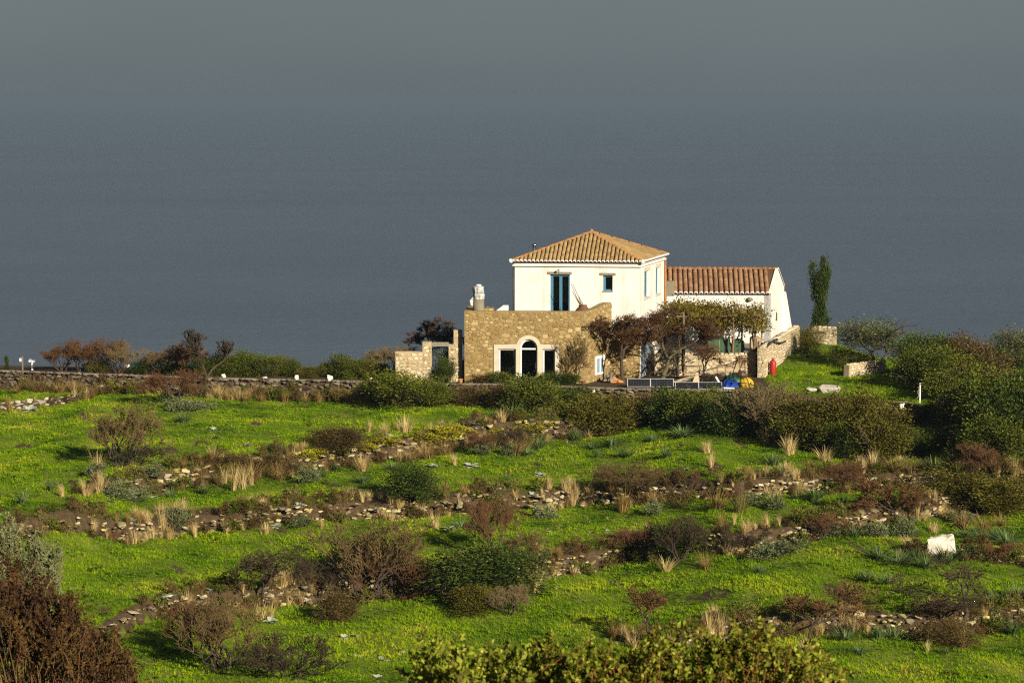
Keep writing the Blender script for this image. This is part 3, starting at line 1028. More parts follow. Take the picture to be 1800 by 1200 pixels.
def above(px_, py_): return (tu(px_), tz(py_))


out_line = [(0, 0)] + notch + [(TL, 0), (TL, z_par), (0, z_par)]
mb = MB(); mb.prism(out_line, ft, 0, .45)
tw = mb.build('terrace_wall', M_mortar, house)
# back walls of the garden room, seen dark through the glass
mb = MB(); mb.box(-.05, u_s0 - .01, .0, .4, 0, 2.895, fh)
pA = ft(.46, 4.2, 0)
mb.quadbox([(pA[0], pA[1] - .3, 0), (A[0] - .08, A[1], 0), (A[0] - .08, A[1] + .3, 0), (pA[0], pA[1], 0), (pA[0], pA[1] - .3, ZT - .26), (A[0] - .08, A[1], ZT - .26), (A[0] - .08, A[1] + .3, ZT - .26), (pA[0], pA[1], ZT - .26)])
mb.build('room_back_wall', M_wood, house)
# rest of the block: left side, splayed right return, slab
mb = MB(); mb.box(0, .45, .451, 4.2, 0, z_par, ft); mb.build('terrace_side_wall', M_mortar, house)
rd = (Tc - Tb); RL = float(np.hypot(*rd)); rd = rd / RL; rn = np.array([rd[1], -rd[0]])


def fr_(u, d, z):                                  # return wall frame, d goes inwards
    p = Tb + rd * u - rn * d
    return (p[0], p[1], z)


mb = MB(); mb.prism([(.0, 0), (RL, 0), (RL, z_par + .32), (RL * .72, z_par + .28), (RL * .4, z_par + .08), (0.0, z_par + .002)], fr_, -.004, .45)
rw = mb.build('return_wall', M_mortar, house)
mb = MB(); mb.v += [ft(.45, .45, ZT - .25), ft(TL - .1, .45, ZT - .25), (Tc[0] - .4, Tc[1], ZT - .25), (A[0] - .1, A[1], ZT - .25), ft(.45, 4.1, ZT - .25)]
mb.v += [(x, y, ZT) for x, y, z in mb.v[:5]]
mb.f += [(4, 3, 2, 1, 0), (5, 6, 7, 8, 9)] + [(i, (i + 1) % 5, 5 + (i + 1) % 5, 5 + i) for i in range(5)]
mb.build('terrace_floor', M_concrete, house)


def in_front(u, z):
    if z > z_par - .03 or u < .01 or u > TL - .01: return False
    if tu(866) < u < tu(986) and z < zl + .05: return False
    cu, r_ = (tu(907) + tu(951)) / 2, (tu(951) - tu(907)) / 2 + .04
    zs = tz(610)
    if abs(u - cu) < r_ and z < zs + (tz(589) + .05 - zs) * math.sqrt(max(0, 1 - ((u - cu) / r_) ** 2)): return False
    return True


items = rubble_face(lambda u, z: ft(u, 0, z), (*Tu, 0), (Tu[1], -Tu[0], 0), TL, z_par, in_front, FACADE, rh)
put_pieces('stone', items, tw, 225, 'small_stones')
items = rubble_face(lambda u, z: fr_(u, -.004, z), (*rd, 0), (*rn, 0), RL, z_par + .2, lambda u, z: z < z_par + max(0, (u - .6) * .09) and not (1.2 < u < 2.9 and .25 < z < 1.75), FACADE, rh)
put_pieces('stone', items, rw, 45, 'small_stones')
put_pieces('stone', it_low, lower, 28, 'small_stones')
# small window with a white surround in the return wall
mb = MB()
for a0, a1, z0, z1 in ((1.35, 1.55, .4, 1.6), (2.55, 2.75, .4, 1.6), (1.55, 2.55, 1.42, 1.6), (1.55, 2.55, .4, .52), (2.0, 2.1, .52, 1.42)):
    mb.box(a0, a1, -.07, -.005, z0, z1, fr_)
wn = mb.build('window', M_whitepaint, house)
g = MB(); g.box(1.5, 2.6, -.03, -.008, .5, 1.5, fr_); g.build('pane', M_bluegrey, wn)

# cream surround with three openings, white frames and glass
zi = tz(613)
cap_l = [(tu(868), 0), (tu(868), zl)] + [p for p in arch(907, 951, 589, 610) if p[1] >= zl - 1e-6] + [(tu(984), zl), (tu(984), 0)]
inner_arch = arch(914, 945, 596, 612)
sur = [(tu(976), 0), (tu(976), zi), (tu(954), zi), (tu(954), 0), (tu(945), 0)] + inner_arch[::-1] + [(tu(914), 0), (tu(907), 0), (tu(907), zi), (tu(876), zi), (tu(876), 0)]
outl = cap_l + sur
mb = MB(); mb.prism(outl[::-1], ft, -.05, .30)
sd_ = mb.build('garden_front_surround', M_cream, house)


def frame_rect(pl, pr, ztop, name, arched=False):
    f_ = MB(); u0, u1 = tu(pl), tu(pr); k = .10
    f_.box(u0, u0 + k, .12, .22, 0.03, ztop, ft); f_.box(u1 - k * .7, u1, .12, .22, 0.03, ztop, ft); f_.box(u0 + k, u1 - k * .7, .12, .22, ztop - k, ztop, ft)
    f_.box(u0 + k, u1 - k * .7, .12, .22, .03, .18, ft)
    o = f_.build(name, M_whitepaint, house)
    g_ = MB(); g_.box(u0 + k * .5, u1 - k * .4, .165, .18, .1, ztop - .05, ft); g_.build('pane', M_glass, o)
    return o


frame_rect(876.3, 906.7, zi - .002, 'garden_window'); frame_rect(954.3, 975.7, zi - .002, 'garden_window')
dz_ = tz(612)
dro = frame_rect(914.3, 944.7, dz_, 'garden_door')
ia = [(u, z) for u, z in inner_arch]
cu = (tu(914) + tu(945)) / 2
ring = [(cu + (u - cu) * .995, dz_ + .003 + (z - dz_) * .99) for u, z in ia] + [(cu + (u - cu) * .80, dz_ + .003 + (z - dz_) * .80) for u, z in ia[::-1]]
mb = MB(); mb.prism(ring[::-1], ft, .12, .22); mb.build('fanlight_frame', M_whitepaint, dro)
mb = MB(); mb.prism([(cu + (u - cu) * .9, dz_ + .003 + (z - dz_) * .9) for u, z in ia][::-1], ft, .165, .18); mb.build('pane', M_glass, dro)
mb = MB(); mb.box(tu(943) - .08, tu(943) - .04, .08, .12, .9, 1.3, ft); mb.build('handle', M_steel, dro)
# a pale cupboard standing in the room behind the left window
mb = MB(); mb.box(tu(893), tu(904), .75, 1.2, .0, .95, ft)
tag(mb.build('cupboard', M_palewood, None, bevel=.02), 'pale wooden cupboard inside behind the left garden window', 'cupboard')

# things on the terrace --------------------------------------------------
cx, cy = XZ(841, 160.4), 160.4
chim = empty('chimney', (cx, cy, z_par - .3), 0, 'chimney half wrapped in pale plastic sheet on the terrace corner', 'chimney')
zc0, zc1, zc2 = P(841, 547, cy)[2], P(841, 525, cy)[2], P(841, 503, cy)[2]
mb = MB(); mb.lathe([(.38, ZT - zc0), (.37, 0), (.345, zc1 - zc0)], (cx, cy, zc0), 18); mb.build('shaft', M_cement, chim, True)
mb = MB()
prof = []
for i in range(13):
    q_ = i / 12
    prof.append((.365 - .02 * q_ + .006 * math.sin(i * 2.3) - (.02 if i == 6 else 0), (zc2 - zc1) * q_))
prof += [(.22, zc2 - zc1 + .04), (.02, zc2 - zc1 + .06)]
mb.lathe(prof, (cx, cy, zc1 - .02), 20)
for i, v in enumerate(mb.v):
    an_ = math.atan2(v[1] - cy, v[0] - cx)
    k = .022 * math.sin(an_ * 7 + v[2] * 3) + .016 * math.sin(an_ * 3 - v[2] * 11) + .008 * math.sin(i * 12.9)
    mb.v[i] = (v[0] + k * (v[0] - cx) / .35, v[1] + k * (v[1] - cy) / .35, v[2])
mb.build('plastic_wrap', M_plastic, chim)
mb = MB(); mb.lathe([(.17, 0), (.19, .05), (.14, .10), (.02, .11)], (cx, cy, zc2 + .02), 12); mb.build('chimney_cap', M_whitepaint, chim, True)
mb = MB()
mb.prism([(0, 0), (-.22, -.25), (-.16, -.55), (-.02, -.62)], lambda u, d, z: (cx - .33 + u, cy - .12 + d + u * .3, zc1 + .15 + z), 0, .015); mb.build('loose_flap', M_plastic, chim)
mb = MB(); mb.path([(cx + .36 * math.cos(a), cy + .36 * math.sin(a), (zc1 + zc2) / 2 + .02 * math.sin(3 * a)) for a in np.linspace(0, 2 * math.pi, 15)], .012, 5); mb.build('cord', M_rope, chim)

yb_ = 163.0
mb = MB(); mb.prism([(XZ(869, yb_), ZT), (XZ(894, yb_), ZT), (XZ(894, yb_), P(0, 537, yb_)[2]), (XZ(884, yb_), P(0, 537, yb_)[2]), (XZ(869, yb_), P(0, 548, yb_)[2])], lambda u, d, z: (u, yb_ + d, z), 0, .5)
tag(mb.build('parapet_wall', M_white), 'low white parapet with sloped end beside the white house', 'wall')
mb = MB(); mb.prism([(XZ(851, yb_), ZT), (XZ(868.6, yb_), ZT), (XZ(868.6, yb_), P(0, 541, yb_)[2]), (XZ(851, yb_), P(0, 541, yb_)[2])], lambda u, d, z: (u, yb_ + d, z), -.3, .3)
sp_ = tag(mb.build('stone_parapet', M_mortar), 'short stone parapet end between chimney and white parapet', 'wall')
items = stone_face(lambda u, z: (XZ(851, yb_) + u, yb_ - .3, ZT + .8 + z), (1, 0, 0), (0, -1, 0), .63, .42, lambda u, z: True, FACADE, rh)
put_pieces('stone', items, sp_, 40, 'small_stones')

# clay storage jar with dry stems
jy = 161.3
jx, jz = XZ(1025, jy), ZT
ztop = P(1025, 536, jy)[2]
jar = empty('clay_jar', (jx, jy, jz), 0, 'round brown clay storage jar with dry stems on the terrace', 'jar')
H_ = ztop - jz
mb = MB(); mb.lathe([(.22, 0), (.40, H_ * .25), (.52, H_ * .55), (.51, H_ * .74), (.34, H_ * .88), (.25, H_ * .93), (.28, H_ * .97), (.28, H_), (.22, H_), (.20, H_ * .9)], (jx, jy, jz), 20); mb.build('body', M_clay, jar, True)
for k, (dx_, tx, ty) in enumerate(((-.05, 1003, 497), (.02, 1007, 500), (.05, 1012, 520), (-.02, 1006, 512), (.06, 1018, 522))):
    q_ = P(tx, ty, jy + .1)
    mb = MB(); mb.path([(jx + dx_, jy, ztop - .25), (jx + dx_ + (q_[0] - jx) * .5 + .03 * math.sin(k * 2), jy + .05, ztop - .25 + (q_[2] - ztop + .25) * .5), tuple(q_)], [.026, .02, .014], 5)
    mb.build('dry_stem', M_twigdark, jar)

# ------------------------------------------------------------------ ruined gate wall left of the terrace
gyw = 160.25


def gp(px, py): return (XZ(px, gyw), P(px, py, gyw)[2])


fg = lambda u, d, z: (u, gyw + d, z)
gate = empty('gate_wall', (XZ(740, gyw), gyw, 0), 0, 'stepped pale rubble wall with a square gateway left of the terrace', 'wall')
poly = [(694, 690), (758, 690), (758, 601), (742, 601), (742, 618), (694, 618)]
mb = MB(); mb.prism([(gp(a, b_)[0], max(0, gp(a, b_)[1])) for a, b_ in poly], fg, 0, .5); g1 = mb.build('wall_panel', M_palemortar, gate)
poly2 = [(788, 690), (812, 690), (812, 580), (797, 580), (797, 605), (788, 605)]
mb = MB(); mb.prism([(gp(a, b_)[0], max(0, gp(a, b_)[1])) for a, b_ in poly2], fg, 0, .5); g2 = mb.build('wall_panel', M_palemortar, gate)
mb = MB(); mb.box(gp(758.2, 0)[0], gp(787.8, 0)[0], -.03, .45, gp(0, 609)[1], gp(0, 602)[1], fg); mb.build('lintel', M_lintel, gate, bevel=.02)
x0 = gp(694, 0)[0]
items = stone_face(lambda u, z: (x0 + u, gyw, z), (1, 0, 0), (0, -1, 0), gp(758, 0)[0] - x0, gp(0, 601)[1], lambda u, z: (z < gp(0, 619)[1]) or (x0 + u > gp(742.5, 0)[0] and z < gp(0, 602)[1]), PALE + FACADE[:4], rh)
put_pieces('stone', items, g1, 150, 'small_stones')
x1 = gp(788, 0)[0]
items = stone_face(lambda u, z: (x1 + u, gyw, z), (1, 0, 0), (0, -1, 0), gp(812, 0)[0] - x1, gp(0, 580)[1], lambda u, z: (z < gp(0, 606)[1]) or (x1 + u > gp(797.5, 0)[0] and z < gp(0, 581)[1]), PALE + FACADE[:4], rh)
put_pieces('stone', items, g2, 80, 'small_stones')

# ------------------------------------------------------------------ long outbuilding with red roof
Ea = np.array([XZ(1160, 172.3), 172.3]); Eb = np.array([XZ(1357, 172.0), 172.0])
EL = float(np.hypot(*(Eb - Ea))); Eu = (Eb - Ea) / EL
Evd = np.array([1.45, 5.4]); EVL = float(np.hypot(*Evd)); Ev = Evd / EVL


def fe(u, d, z):
    p = Ea + Eu * u + Ev * d
    return (p[0], p[1], z)


ELOC = Vector((*(Ea + Eu * EL * .6), 1.4))
outb = empty('outbuilding', ELOC, 0, 'long low white outbuilding with red tile roof behind the pergola', 'building')
ze = P(1270, 515, 172)[2]; zr = P(1366, 473, 174.7)[2]
mb = MB(); mb.box(0, EL, 0, .5, .6, ze, fe)
mb.prism([(0, .6), (EVL, .6), (EVL, ze), (EVL / 2, zr - .02), (0, ze)], lambda u, d, z: fe(EL + .002 - d, u, z), 0, .5)
mb.box(0, EL - .5, EVL - .5, EVL, .6, ze, fe)
mb.prism([(0, .6), (EVL, .6), (EVL, ze), (EVL / 2, zr - .02), (0, ze)], lambda u, d, z: fe(.5 - d, u, z), 0, .5)
mb.build('wall', M_white, outb)
ra, rb = Vector(fe(-.1, -.15, ze - .03)), Vector(fe(EL - .05, -.15, ze - .03))
r0, r1 = Vector(fe(-.1, EVL / 2, zr)), Vector(fe(EL - .05, EVL / 2, zr))
k0, k1 = Vector(fe(-.1, EVL + .15, ze - .03)), Vector(fe(EL - .05, EVL + .15, ze - .03))
mb = MB(); dn = Vector((0, 0, .06))
mb.quadbox([ra - dn, rb - dn, r1 - dn, r0 - dn, ra, rb, r1, r0]); mb.quadbox([r0 - dn, r1 - dn, k1 - dn, k0 - dn, r0, r1, k1, k0])
eroof = mb.build('roof', M_tiled, outb)
e = (rb - ra).normalized(); n_ = e.cross(r0 - ra).normalized()
if n_.z < 0: n_ = -n_
s_ = n_.cross(e).normalized(); Sf = (r0 - ra).dot(s_)
ts, es = roof_rows(ra, rb, lambda t_: Sf, .345, TILER, TILER_E, .36, rh, s_, n_)
put_pieces('roof_tile', ts, eroof, 300, 'tile_rows')
put_pieces('eave_tile', es, eroof, 300, 'eave_rows')
RIDGE2 = tile_mesh('ridge_tile', .42, .15, .135, M_ridge)
put_pieces('ridge_tile', [(1, RIDGE2, M_) for M_ in ridge_line(r0 + Vector((0, 0, .03)), r1 + Vector((0, 0, .03)), 1.0, rh, .38)], eroof, 300, 'x')
# white verge along the gable, buttress and a small chimney pot behind
mb = MB()
mb.prism([(-.12, ze - .02), (EVL / 2, zr + .06), (EVL + .12, ze - .02), (EVL + .12, ze + .06), (EVL / 2, zr + .12), (-.12, ze + .06)], lambda u, d, z: fe(EL + .05 - d, u, z), 0, .22)
mb.build('verge', M_white, outb)
mb = MB()
mb.quadbox([fe(EL, EVL - 1.2, .6), fe(EL + .55, EVL - 1.0, .6), fe(EL + .75, EVL + .3, .6), fe(EL, EVL + .3, .6), fe(EL, EVL - 1.0, ze - .25), fe(EL + .03, EVL - .9, ze - .25), fe(EL + .12, EVL + .1, ze - .35), fe(EL, EVL + .1, ze - .3)])
mb.build('buttress', M_white, outb)
mb = MB(); q_ = fe(EL - .1, EVL + .1, ze + .1); mb.lathe([(.16, -.3), (.16, .1), (.2, .14), (.2, .2), (.1, .22)], q_, 10); mb.build('chimney_pot', M_clay, outb)
mb = MB(); mb.box(EL - .03, EL + .03, 1.9, 2.5, 2.6, 3.3, fe)
wn = mb.build('window', M_cream, outb)
g = MB(); g.box(EL + .031, EL + .04, 1.98, 2.42, 2.68, 3.22, fe); g.build('pane', M_glass, wn)
mb = MB(); xb = XZ(1176, 171.2)
mb.box(xb - .42, xb + .38, 171.0, 171.6, P(0, 520, 171.2)[2], P(0, 494, 171.2)[2]); mb.build('roof_upstand', M_cement, outb, bevel=.03)
mb = MB(); q_ = fe(EL * .81, -.1, 0); mb.lathe([(.02, -.16), (.16, -.1), (.2, 0), (.16, .1), (.02, .16)], (q_[0], q_[1], P(1335, 526, 172)[2]), 12)
mb.build('wall_fixture', M_lintel, outb, True)

# ------------------------------------------------------------------ courtyard behind a retaining wall
YR = 163.6
cyp = [(XZ(1166, YR) , YR + .2), (XZ(1331, YR), YR + .2), (XZ(1334, 164), 164.2), (XZ(1402, 178), 178), (XZ(1250, 180), 180), (10.0, 171)]
mb = MB(); n6 = len(cyp)
mb.v += [(x, y, -.3) for x, y in cyp] + [(x, y, 1.32) for x, y in cyp]
mb.f += [tuple(range(n6 - 1, -1, -1)), tuple(range(n6, 2 * n6))] + [(i, (i + 1) % n6, n6 + (i + 1) % n6, n6 + i) for i in range(n6)]
tag(mb.build('courtyard', M_concrete), kind='structure')


def stone_wall(name, a, b_, z0, z1, th, label, faces_, limit, zslope=0.0, variants=PALE, mat=M_palemortar, **kw):
    """masonry wall between plan points; faces_ says which of front/end faces carry stones"""
    a, b_ = np.array(a, float), np.array(b_, float)
    d = b_ - a; L_ = float(np.hypot(*d)); u_ = d / L_; n_ = np.array([u_[1], -u_[0]])
    o = empty(name, (*(a + d * .5), z0), 0, label, 'wall')
    fr2 = lambda u, dd, z: (*(a + u_ * u - n_ * dd), z)
    m_ = MB(); m_.prism([(0, z0), (L_, z0), (L_, z1 + zslope), (0, z1)], fr2, 0, th); body = m_.build('masonry', mat, o)
    its = []
    if 'front' in faces_: its += stone_face(lambda u, z: fr2(u, 0, z0 + z), (*u_, 0), (*n_, 0), L_, z1 - z0, lambda u, z: True, variants, rh, **kw)
    if 'end' in faces_: its += stone_face(lambda u, z: fr2(0, th - u, z0 + z), (*n_, 0), (*(-u_), 0), th, z1 - z0, lambda u, z: True, variants, rh, **kw)
    put_pieces('stone', its, body, limit, 'small_stones')
    # loose top course
    tops = []
    u = .1
    while u < L_:
        w_ = rh.uniform(.2, .42)
        c = fr2(u + w_ / 2, th / 2, z1 + zslope * u / L_ + .02)
        tops.append((w_, rh.choice(variants), basis(Vector((*u_, 0)) * w_ * .95, Vector((*(-n_), 0)) * th * rh.uniform(.85, 1.05), Vector((0, 0, rh.uniform(.04, .08))), c)))
        u += w_
    put_pieces('coping_stone', tops, body, 60, 'x')
    return o


cw0 = P(1150, 668, YR)
stone_wall('courtyard_wall', (XZ(1152, YR), YR), (XZ(1331, YR), YR), -.05, P(0, 623, YR)[2], .45, 'pale stone retaining wall behind the solar panels and clutter', ('front',), 190, wr=(.25, .55), hr=(.15, .24))
stone_wall('boundary_wall', (XZ(1346, 162.6), 162.6), (XZ(1408, 177), 177), -.05, P(0, 612, 162.6)[2], .45, 'pale stone boundary wall running back beside the red cylinder', ('front', 'end'), 230, zslope=.1, wr=(.25, .55), hr=(.15, .24))
stone_wall('garden_wall', (XZ(1429, 178.2), 178.2), (XZ(1470, 177.6), 177.6), .3, P(0, 576, 178)[2], .6, 'square pale stone wall end below the cypress', ('front',), 60, wr=(.22, .5), hr=(.14, .22))
q1, q2 = hit(1492, 664), hit(1556, 660)
stone_wall('low_wall', (q1[0], q1[1]), (q2[0] + .3, q2[1] + 1.8), q1[2] - .2, q1[2] + .80, .4, 'low pale stone wall on the grass by the olive tree', ('front',), 60)

# post in the gap between the two walls
mb = MB(); q_ = P(1332.5, 665, 163.2); mb.tube((q_[0], 163.2, 0), (q_[0], 163.2, P(0, 600, 163.2)[2]), .055, n=8)
tag(mb.build('fence_post', M_dark), 'dark upright pole in the gap between the stone walls', 'post')

# ------------------------------------------------------------------ clutter in front of the courtyard
def solar(px0, px1, py0, py1, label, tilt):
    c = P((px0 + px1) / 2, py1, 1)
    Yb = CAMZ / -ray((px0 + px1) / 2, py1)[2]
    a = Vector((XZ(px0, Yb), Yb, .05)); wv = Vector((XZ(px1, Yb) - XZ(px0, Yb), 0, 0))
    hgt = P(0, py0, Yb + .3)[2] - .05
    back = hgt * tilt
    o = empty('solar_panel', (a.x + wv.x / 2, Yb, 0), 0, label, 'solar panel', 'solar panels leaning on the terrace edge')
    W = wv.x
    upv = Vector((0, back, hgt)); n_ = Vector((0, -hgt, back)).normalized()
    f3 = lambda u, d, z: tuple(a + Vector((u, 0, 0)) + upv * z - n_ * d)
    m_ = MB(); m_.box(.02, W - .02, .012, .035, .02, .98, f3); m_.build('backing', M_dark, o)
    for h_ in (0, 1):
        u0, u1 = h_ * W / 2 + .05, (h_ + 1) * W / 2 - .05
        nx_, nz_ = 8, 3
        for i in range(nx_):
            m_ = MB()
            cw = (u1 - u0) / nx_
            for j in range(nz_):
                m_.box(u0 + i * cw + .008, u0 + (i + 1) * cw - .008, .002, .0115, .06 + j * .295, .06 + (j + 1) * .295 - .02, f3)
            m_.build('cell_column', M_pv, o)
    for u0, u1, z0, z1 in ((0, W, 0, .04), (0, W, .955, 1.0), (0, .03, .041, .954), (W - .03, W, .041, .954), (W / 2 - .022, W / 2 + .022, .041, .954)):
        m_ = MB(); m_.box(u0, u1, -.02, .04, z0, z1, f3); m_.build('frame_rail', M_alu, o)


solar(1104, 1186, 664.5, 681, 'upright double solar panel under the leafless trees', .15)
solar(1189, 1272, 671.5, 685.5, 'leaning double solar panel beside the blue tarp', .7)
mb = MB(); q1, q2 = P(1271, 683, 156.9), P(1290, 685, 156.9)
mb.quadbox([(q1[0], 156.4, .01), (q2[0], 156.4, .01), (q2[0], 156.75, .01), (q1[0], 156.75, .01), (q1[0], 156.4, .09), (q2[0], 156.4, .06), (q2[0], 156.75, .06), (q1[0], 156.75, .09)])
tag(mb.build('white_board', M_whitepaint), 'white board lying flat by the leaning solar panel', 'board')
mb = MB(); q1, q2 = P(1258, 662, 157.6), P(1266, 676, 157.4)
mb.tube(q1, q2, .07, n=8); tag(mb.build('white_pipe', M_whitepaint), 'short white pipe leaning on the blue tarp', 'pipe')


def crumple(name, px, py, wpx, hpx, dep, Y, mat, label, cat, seed):
    r = np.random.default_rng(seed)
    n = 13
    g_ = np.linspace(-1, 1, n); U_, W_ = np.meshgrid(g_, g_)
    s_ = Y / F
    base = P(px, py, Y)
    hh = np.clip(1 - U_ ** 2, 0, 1) ** .5 * np.clip(1 - W_ ** 2, 0, 1) ** .5
    zz = hh * hpx * s_ * (.75 + .45 * r.standard_normal((n, n))) 
    zz = np.clip(zz, 0.0, None) + .02
    xx = base[0] + U_ * wpx * s_ / 2 + .05 * r.standard_normal((n, n)); yy = Y + W_ * dep / 2 + .05 * r.standard_normal((n, n))
    id_ = np.arange(n * n).reshape(n, n)
    fc = np.stack([id_[:-1, :-1], id_[:-1, 1:], id_[1:, 1:], id_[1:, :-1]], -1).reshape(-1, 4)
    loc = Vector((base[0], Y, max(0, base[2])))
    vs = np.stack([xx - loc.x, yy - loc.y, zz], -1).reshape(-1, 3)
    me = np_mesh(name, vs, fc, mat)
    o = link(name, me); o.location = loc
    return tag(o, label, cat)


crumple('blue_tarp', 1284, 682, 32, 10, 1.1, 157.8, M_bluetarp, 'crumpled bright blue tarp beside the solar panels', 'tarp', 1)
crumple('green_tarp', 1289, 671, 34, 13, 1.2, 160.0, M_greentarp, 'crumpled dark green tarp behind the blue one', 'tarp', 2)
crumple('cloth_sack', 1072, 669, 22, 10, .8, 160.0, M_concrete, 'grey sack slumped against the orange clay pieces', 'sack', 3)

# yellow float with dark lashings
Yf = 157.6; q_ = P(1312, 676, Yf); rb_ = 13.5 * Yf / F
buoy = empty('yellow_float', (q_[0], Yf, q_[2] - rb_), 0, 'round yellow float lashed with dark rope beside the tarp', 'float')
mb = MB(); mb.lathe([(.02, -rb_), (rb_ * .5, -rb_ * .87), (rb_ * .87, -rb_ * .5), (rb_ * .985, -.09), (rb_ * .96, -.05), (rb_ * .96, .05), (rb_ * .985, .09), (rb_ * .87, rb_ * .5), (rb_ * .5, rb_ * .87), (.02, rb_)], (0, 0, 0), 20)
me = mb.mesh('shell', M_yellow, True); me.transform(Matrix.Translation((0, 0, rb_)) @ Matrix.Rotation(R(62), 4, Vector((.35, 1, .2))))
link('shell', me, buoy)
for ax, off in ((Vector((.2, .3, 1)), 0.0), (Vector((1, .2, .25)), .05)):
    ax.normalize(); a_ = ax.orthogonal().normalized(); c_ = ax.cross(a_)
    mb = MB(); mb.path([tuple(Vector((0, 0, rb_)) + (a_ * math.cos(x) + c_ * math.sin(x)) * (rb_ + .012) + ax * off) for x in np.linspace(0, 2 * math.pi, 19)], .025, 5)
    link('rope', mb.mesh('rope', M_rope), buoy)
mb = MB(); mb.path([(rb_ * .9, -.1 + .12 * math.cos(x), rb_ + .14 * math.sin(x)) for x in np.linspace(0, 2 * math.pi, 11)], .022, 5); link('handle_ring', mb.mesh('handle_ring', M_yellow), buoy)

# red gas cylinder by the boundary wall
rc = hit(1358.5, 659)
hr_ = 31.0 * rc[1] / F
cyl = empty('gas_cylinder', (rc[0], rc[1], rc[2] - .02), 0, 'tall red gas cylinder standing against the stone boundary wall', 'gas cylinder')
mb = MB(); rr_ = .215
mb.lathe([(rr_ * .92, 0), (rr_, .04), (rr_, hr_ * .68), (rr_ * .9, hr_ * .78), (rr_ * .6, hr_ * .86), (rr_ * .28, hr_ * .89)], (0, 0, 0), 18); link('body', mb.mesh('body', M_red, True), cyl)
mb = MB(); mb.lathe([(.05, hr_ * .88), (.06, hr_ * .94), (.035, hr_ * 1.0)], (0, 0, 0), 10); mb.tube((-.08, 0, hr_ * .95), (.08, 0, hr_ * .95), .015); link('valve', mb.mesh('valve', M_red), cyl)

# bench, open wooden frame, planks
by = 161.2
def zpx(py, Y): return P(0, py, Y)[2]
bx0, bx1 = XZ(1204, by), XZ(1236, by); bz = zpx(643.5, by)
bench = empty('bench', ((bx0 + bx1) / 2, by, 0), 0, 'small dark wooden bench in front of the pale courtyard wall', 'bench')
for k in range(2):
    mb = MB(); mb.box(bx0, bx1, by + k * .17, by + k * .17 + .15, bz - .05, bz); mb.build('seat_plank', M_wood, bench)
for x in (bx0 + .12, bx1 - .16):
    for y in (by + .02, by + .26):
        mb = MB(); mb.box(x, x + .05, y, y + .05, 0, bz - .051); mb.build('leg', M_wood, bench)
mb = MB(); mb.box(bx0 + .12, bx1 - .12, by + .14, by + .18, bz * .5, bz * .5 + .05); mb.build('stretcher', M_wood, bench)
fx0, fx1, fy = XZ(1262, 160.4), XZ(1278, 160.4), 160.4; fz = zpx(642, fy)
ch = empty('wooden_frame', ((fx0 + fx1) / 2, fy, 0), 0, 'open dark wooden frame standing above the green tarp', 'frame')
for x in (fx0, fx1 - .06):
    mb = MB(); mb.box(x, x + .06, fy, fy + .06, 0, fz); mb.build('upright', M_wood, ch)
for z in (fz - .08, fz * .45):
    mb = MB(); mb.box(fx0 + .061, fx1 - .061, fy + .01, fy + .05, z, z + .06); mb.build('rail', M_wood, ch)
plk = empty('plank_pile', (XZ(1205, 159.2), 159.2, 0), 0, 'heap of weathered planks behind the leaning solar panel', 'planks')
for k in range(9):
    x0_, y0_ = XZ(1188 + 4 * k, 159.4), 159 + rh.uniform(-.5, .6)
    a_ = rh.uniform(-.7, .7); L_ = rh.uniform(.8, 1.5); z_ = .05 + .05 * k
    d_ = Vector((math.cos(a_), math.sin(a_) * .7, rh.uniform(-.05, .35))).normalized(); s2 = Vector((-d_.y, d_.x, 0)).normalized() * .09; n2 = d_.cross(s2).normalized() * .02
    c_ = Vector((x0_, y0_, z_ + .1))
    mb = MB(); mb.quadbox([c_ - d_ * L_ / 2 - s2 - n2, c_ + d_ * L_ / 2 - s2 - n2, c_ + d_ * L_ / 2 + s2 - n2, c_ - d_ * L_ / 2 + s2 - n2, c_ - d_ * L_ / 2 - s2 + n2, c_ + d_ * L_ / 2 - s2 + n2, c_ + d_ * L_ / 2 + s2 + n2, c_ - d_ * L_ / 2 + s2 + n2])
    mb.build('plank', M_palewood if k % 3 else M_wood, plk)
mb = MB(); mb.prism([(XZ(1218, 158.9), 0.02), (XZ(1232, 158.9), 0.02), (XZ(1230, 158.9), zpx(655, 158.9)), (XZ(1226, 158.9), zpx(655, 158.9))], lambda u, d, z: (u, 158.9 + d + z * .25, z), 0, .03)
tag(mb.build('plywood_offcut', M_palewood), 'pale triangular plywood offcut propped by the plank heap', 'board')
# orange clay pieces and pots by the wall
for k, (px, py, w_, h_, lab) in enumerate(((1081, 668, 16, 11, 'broken orange clay slab leaning by the stone wall'), (1090, 671, 14, 6, 'flat orange clay shard right of the grey sack'))):
    q_ = P(px, py, 159.6); s_ = 159.6 / F
    mb = MB(); mb.prism([(-w_ / 2 * s_, 0), (w_ / 2 * s_, 0), (w_ * .35 * s_, h_ * .6 * s_), (-w_ * .1 * s_, h_ * s_), (-w_ * .45 * s_, h_ * .8 * s_)], lambda u, d, z: (q_[0] + u, 159.6 + d + z * .4, .02 + z), 0, .05)
    tag(mb.build('clay_slab', M_orange, bevel=.008), lab, 'clay piece')


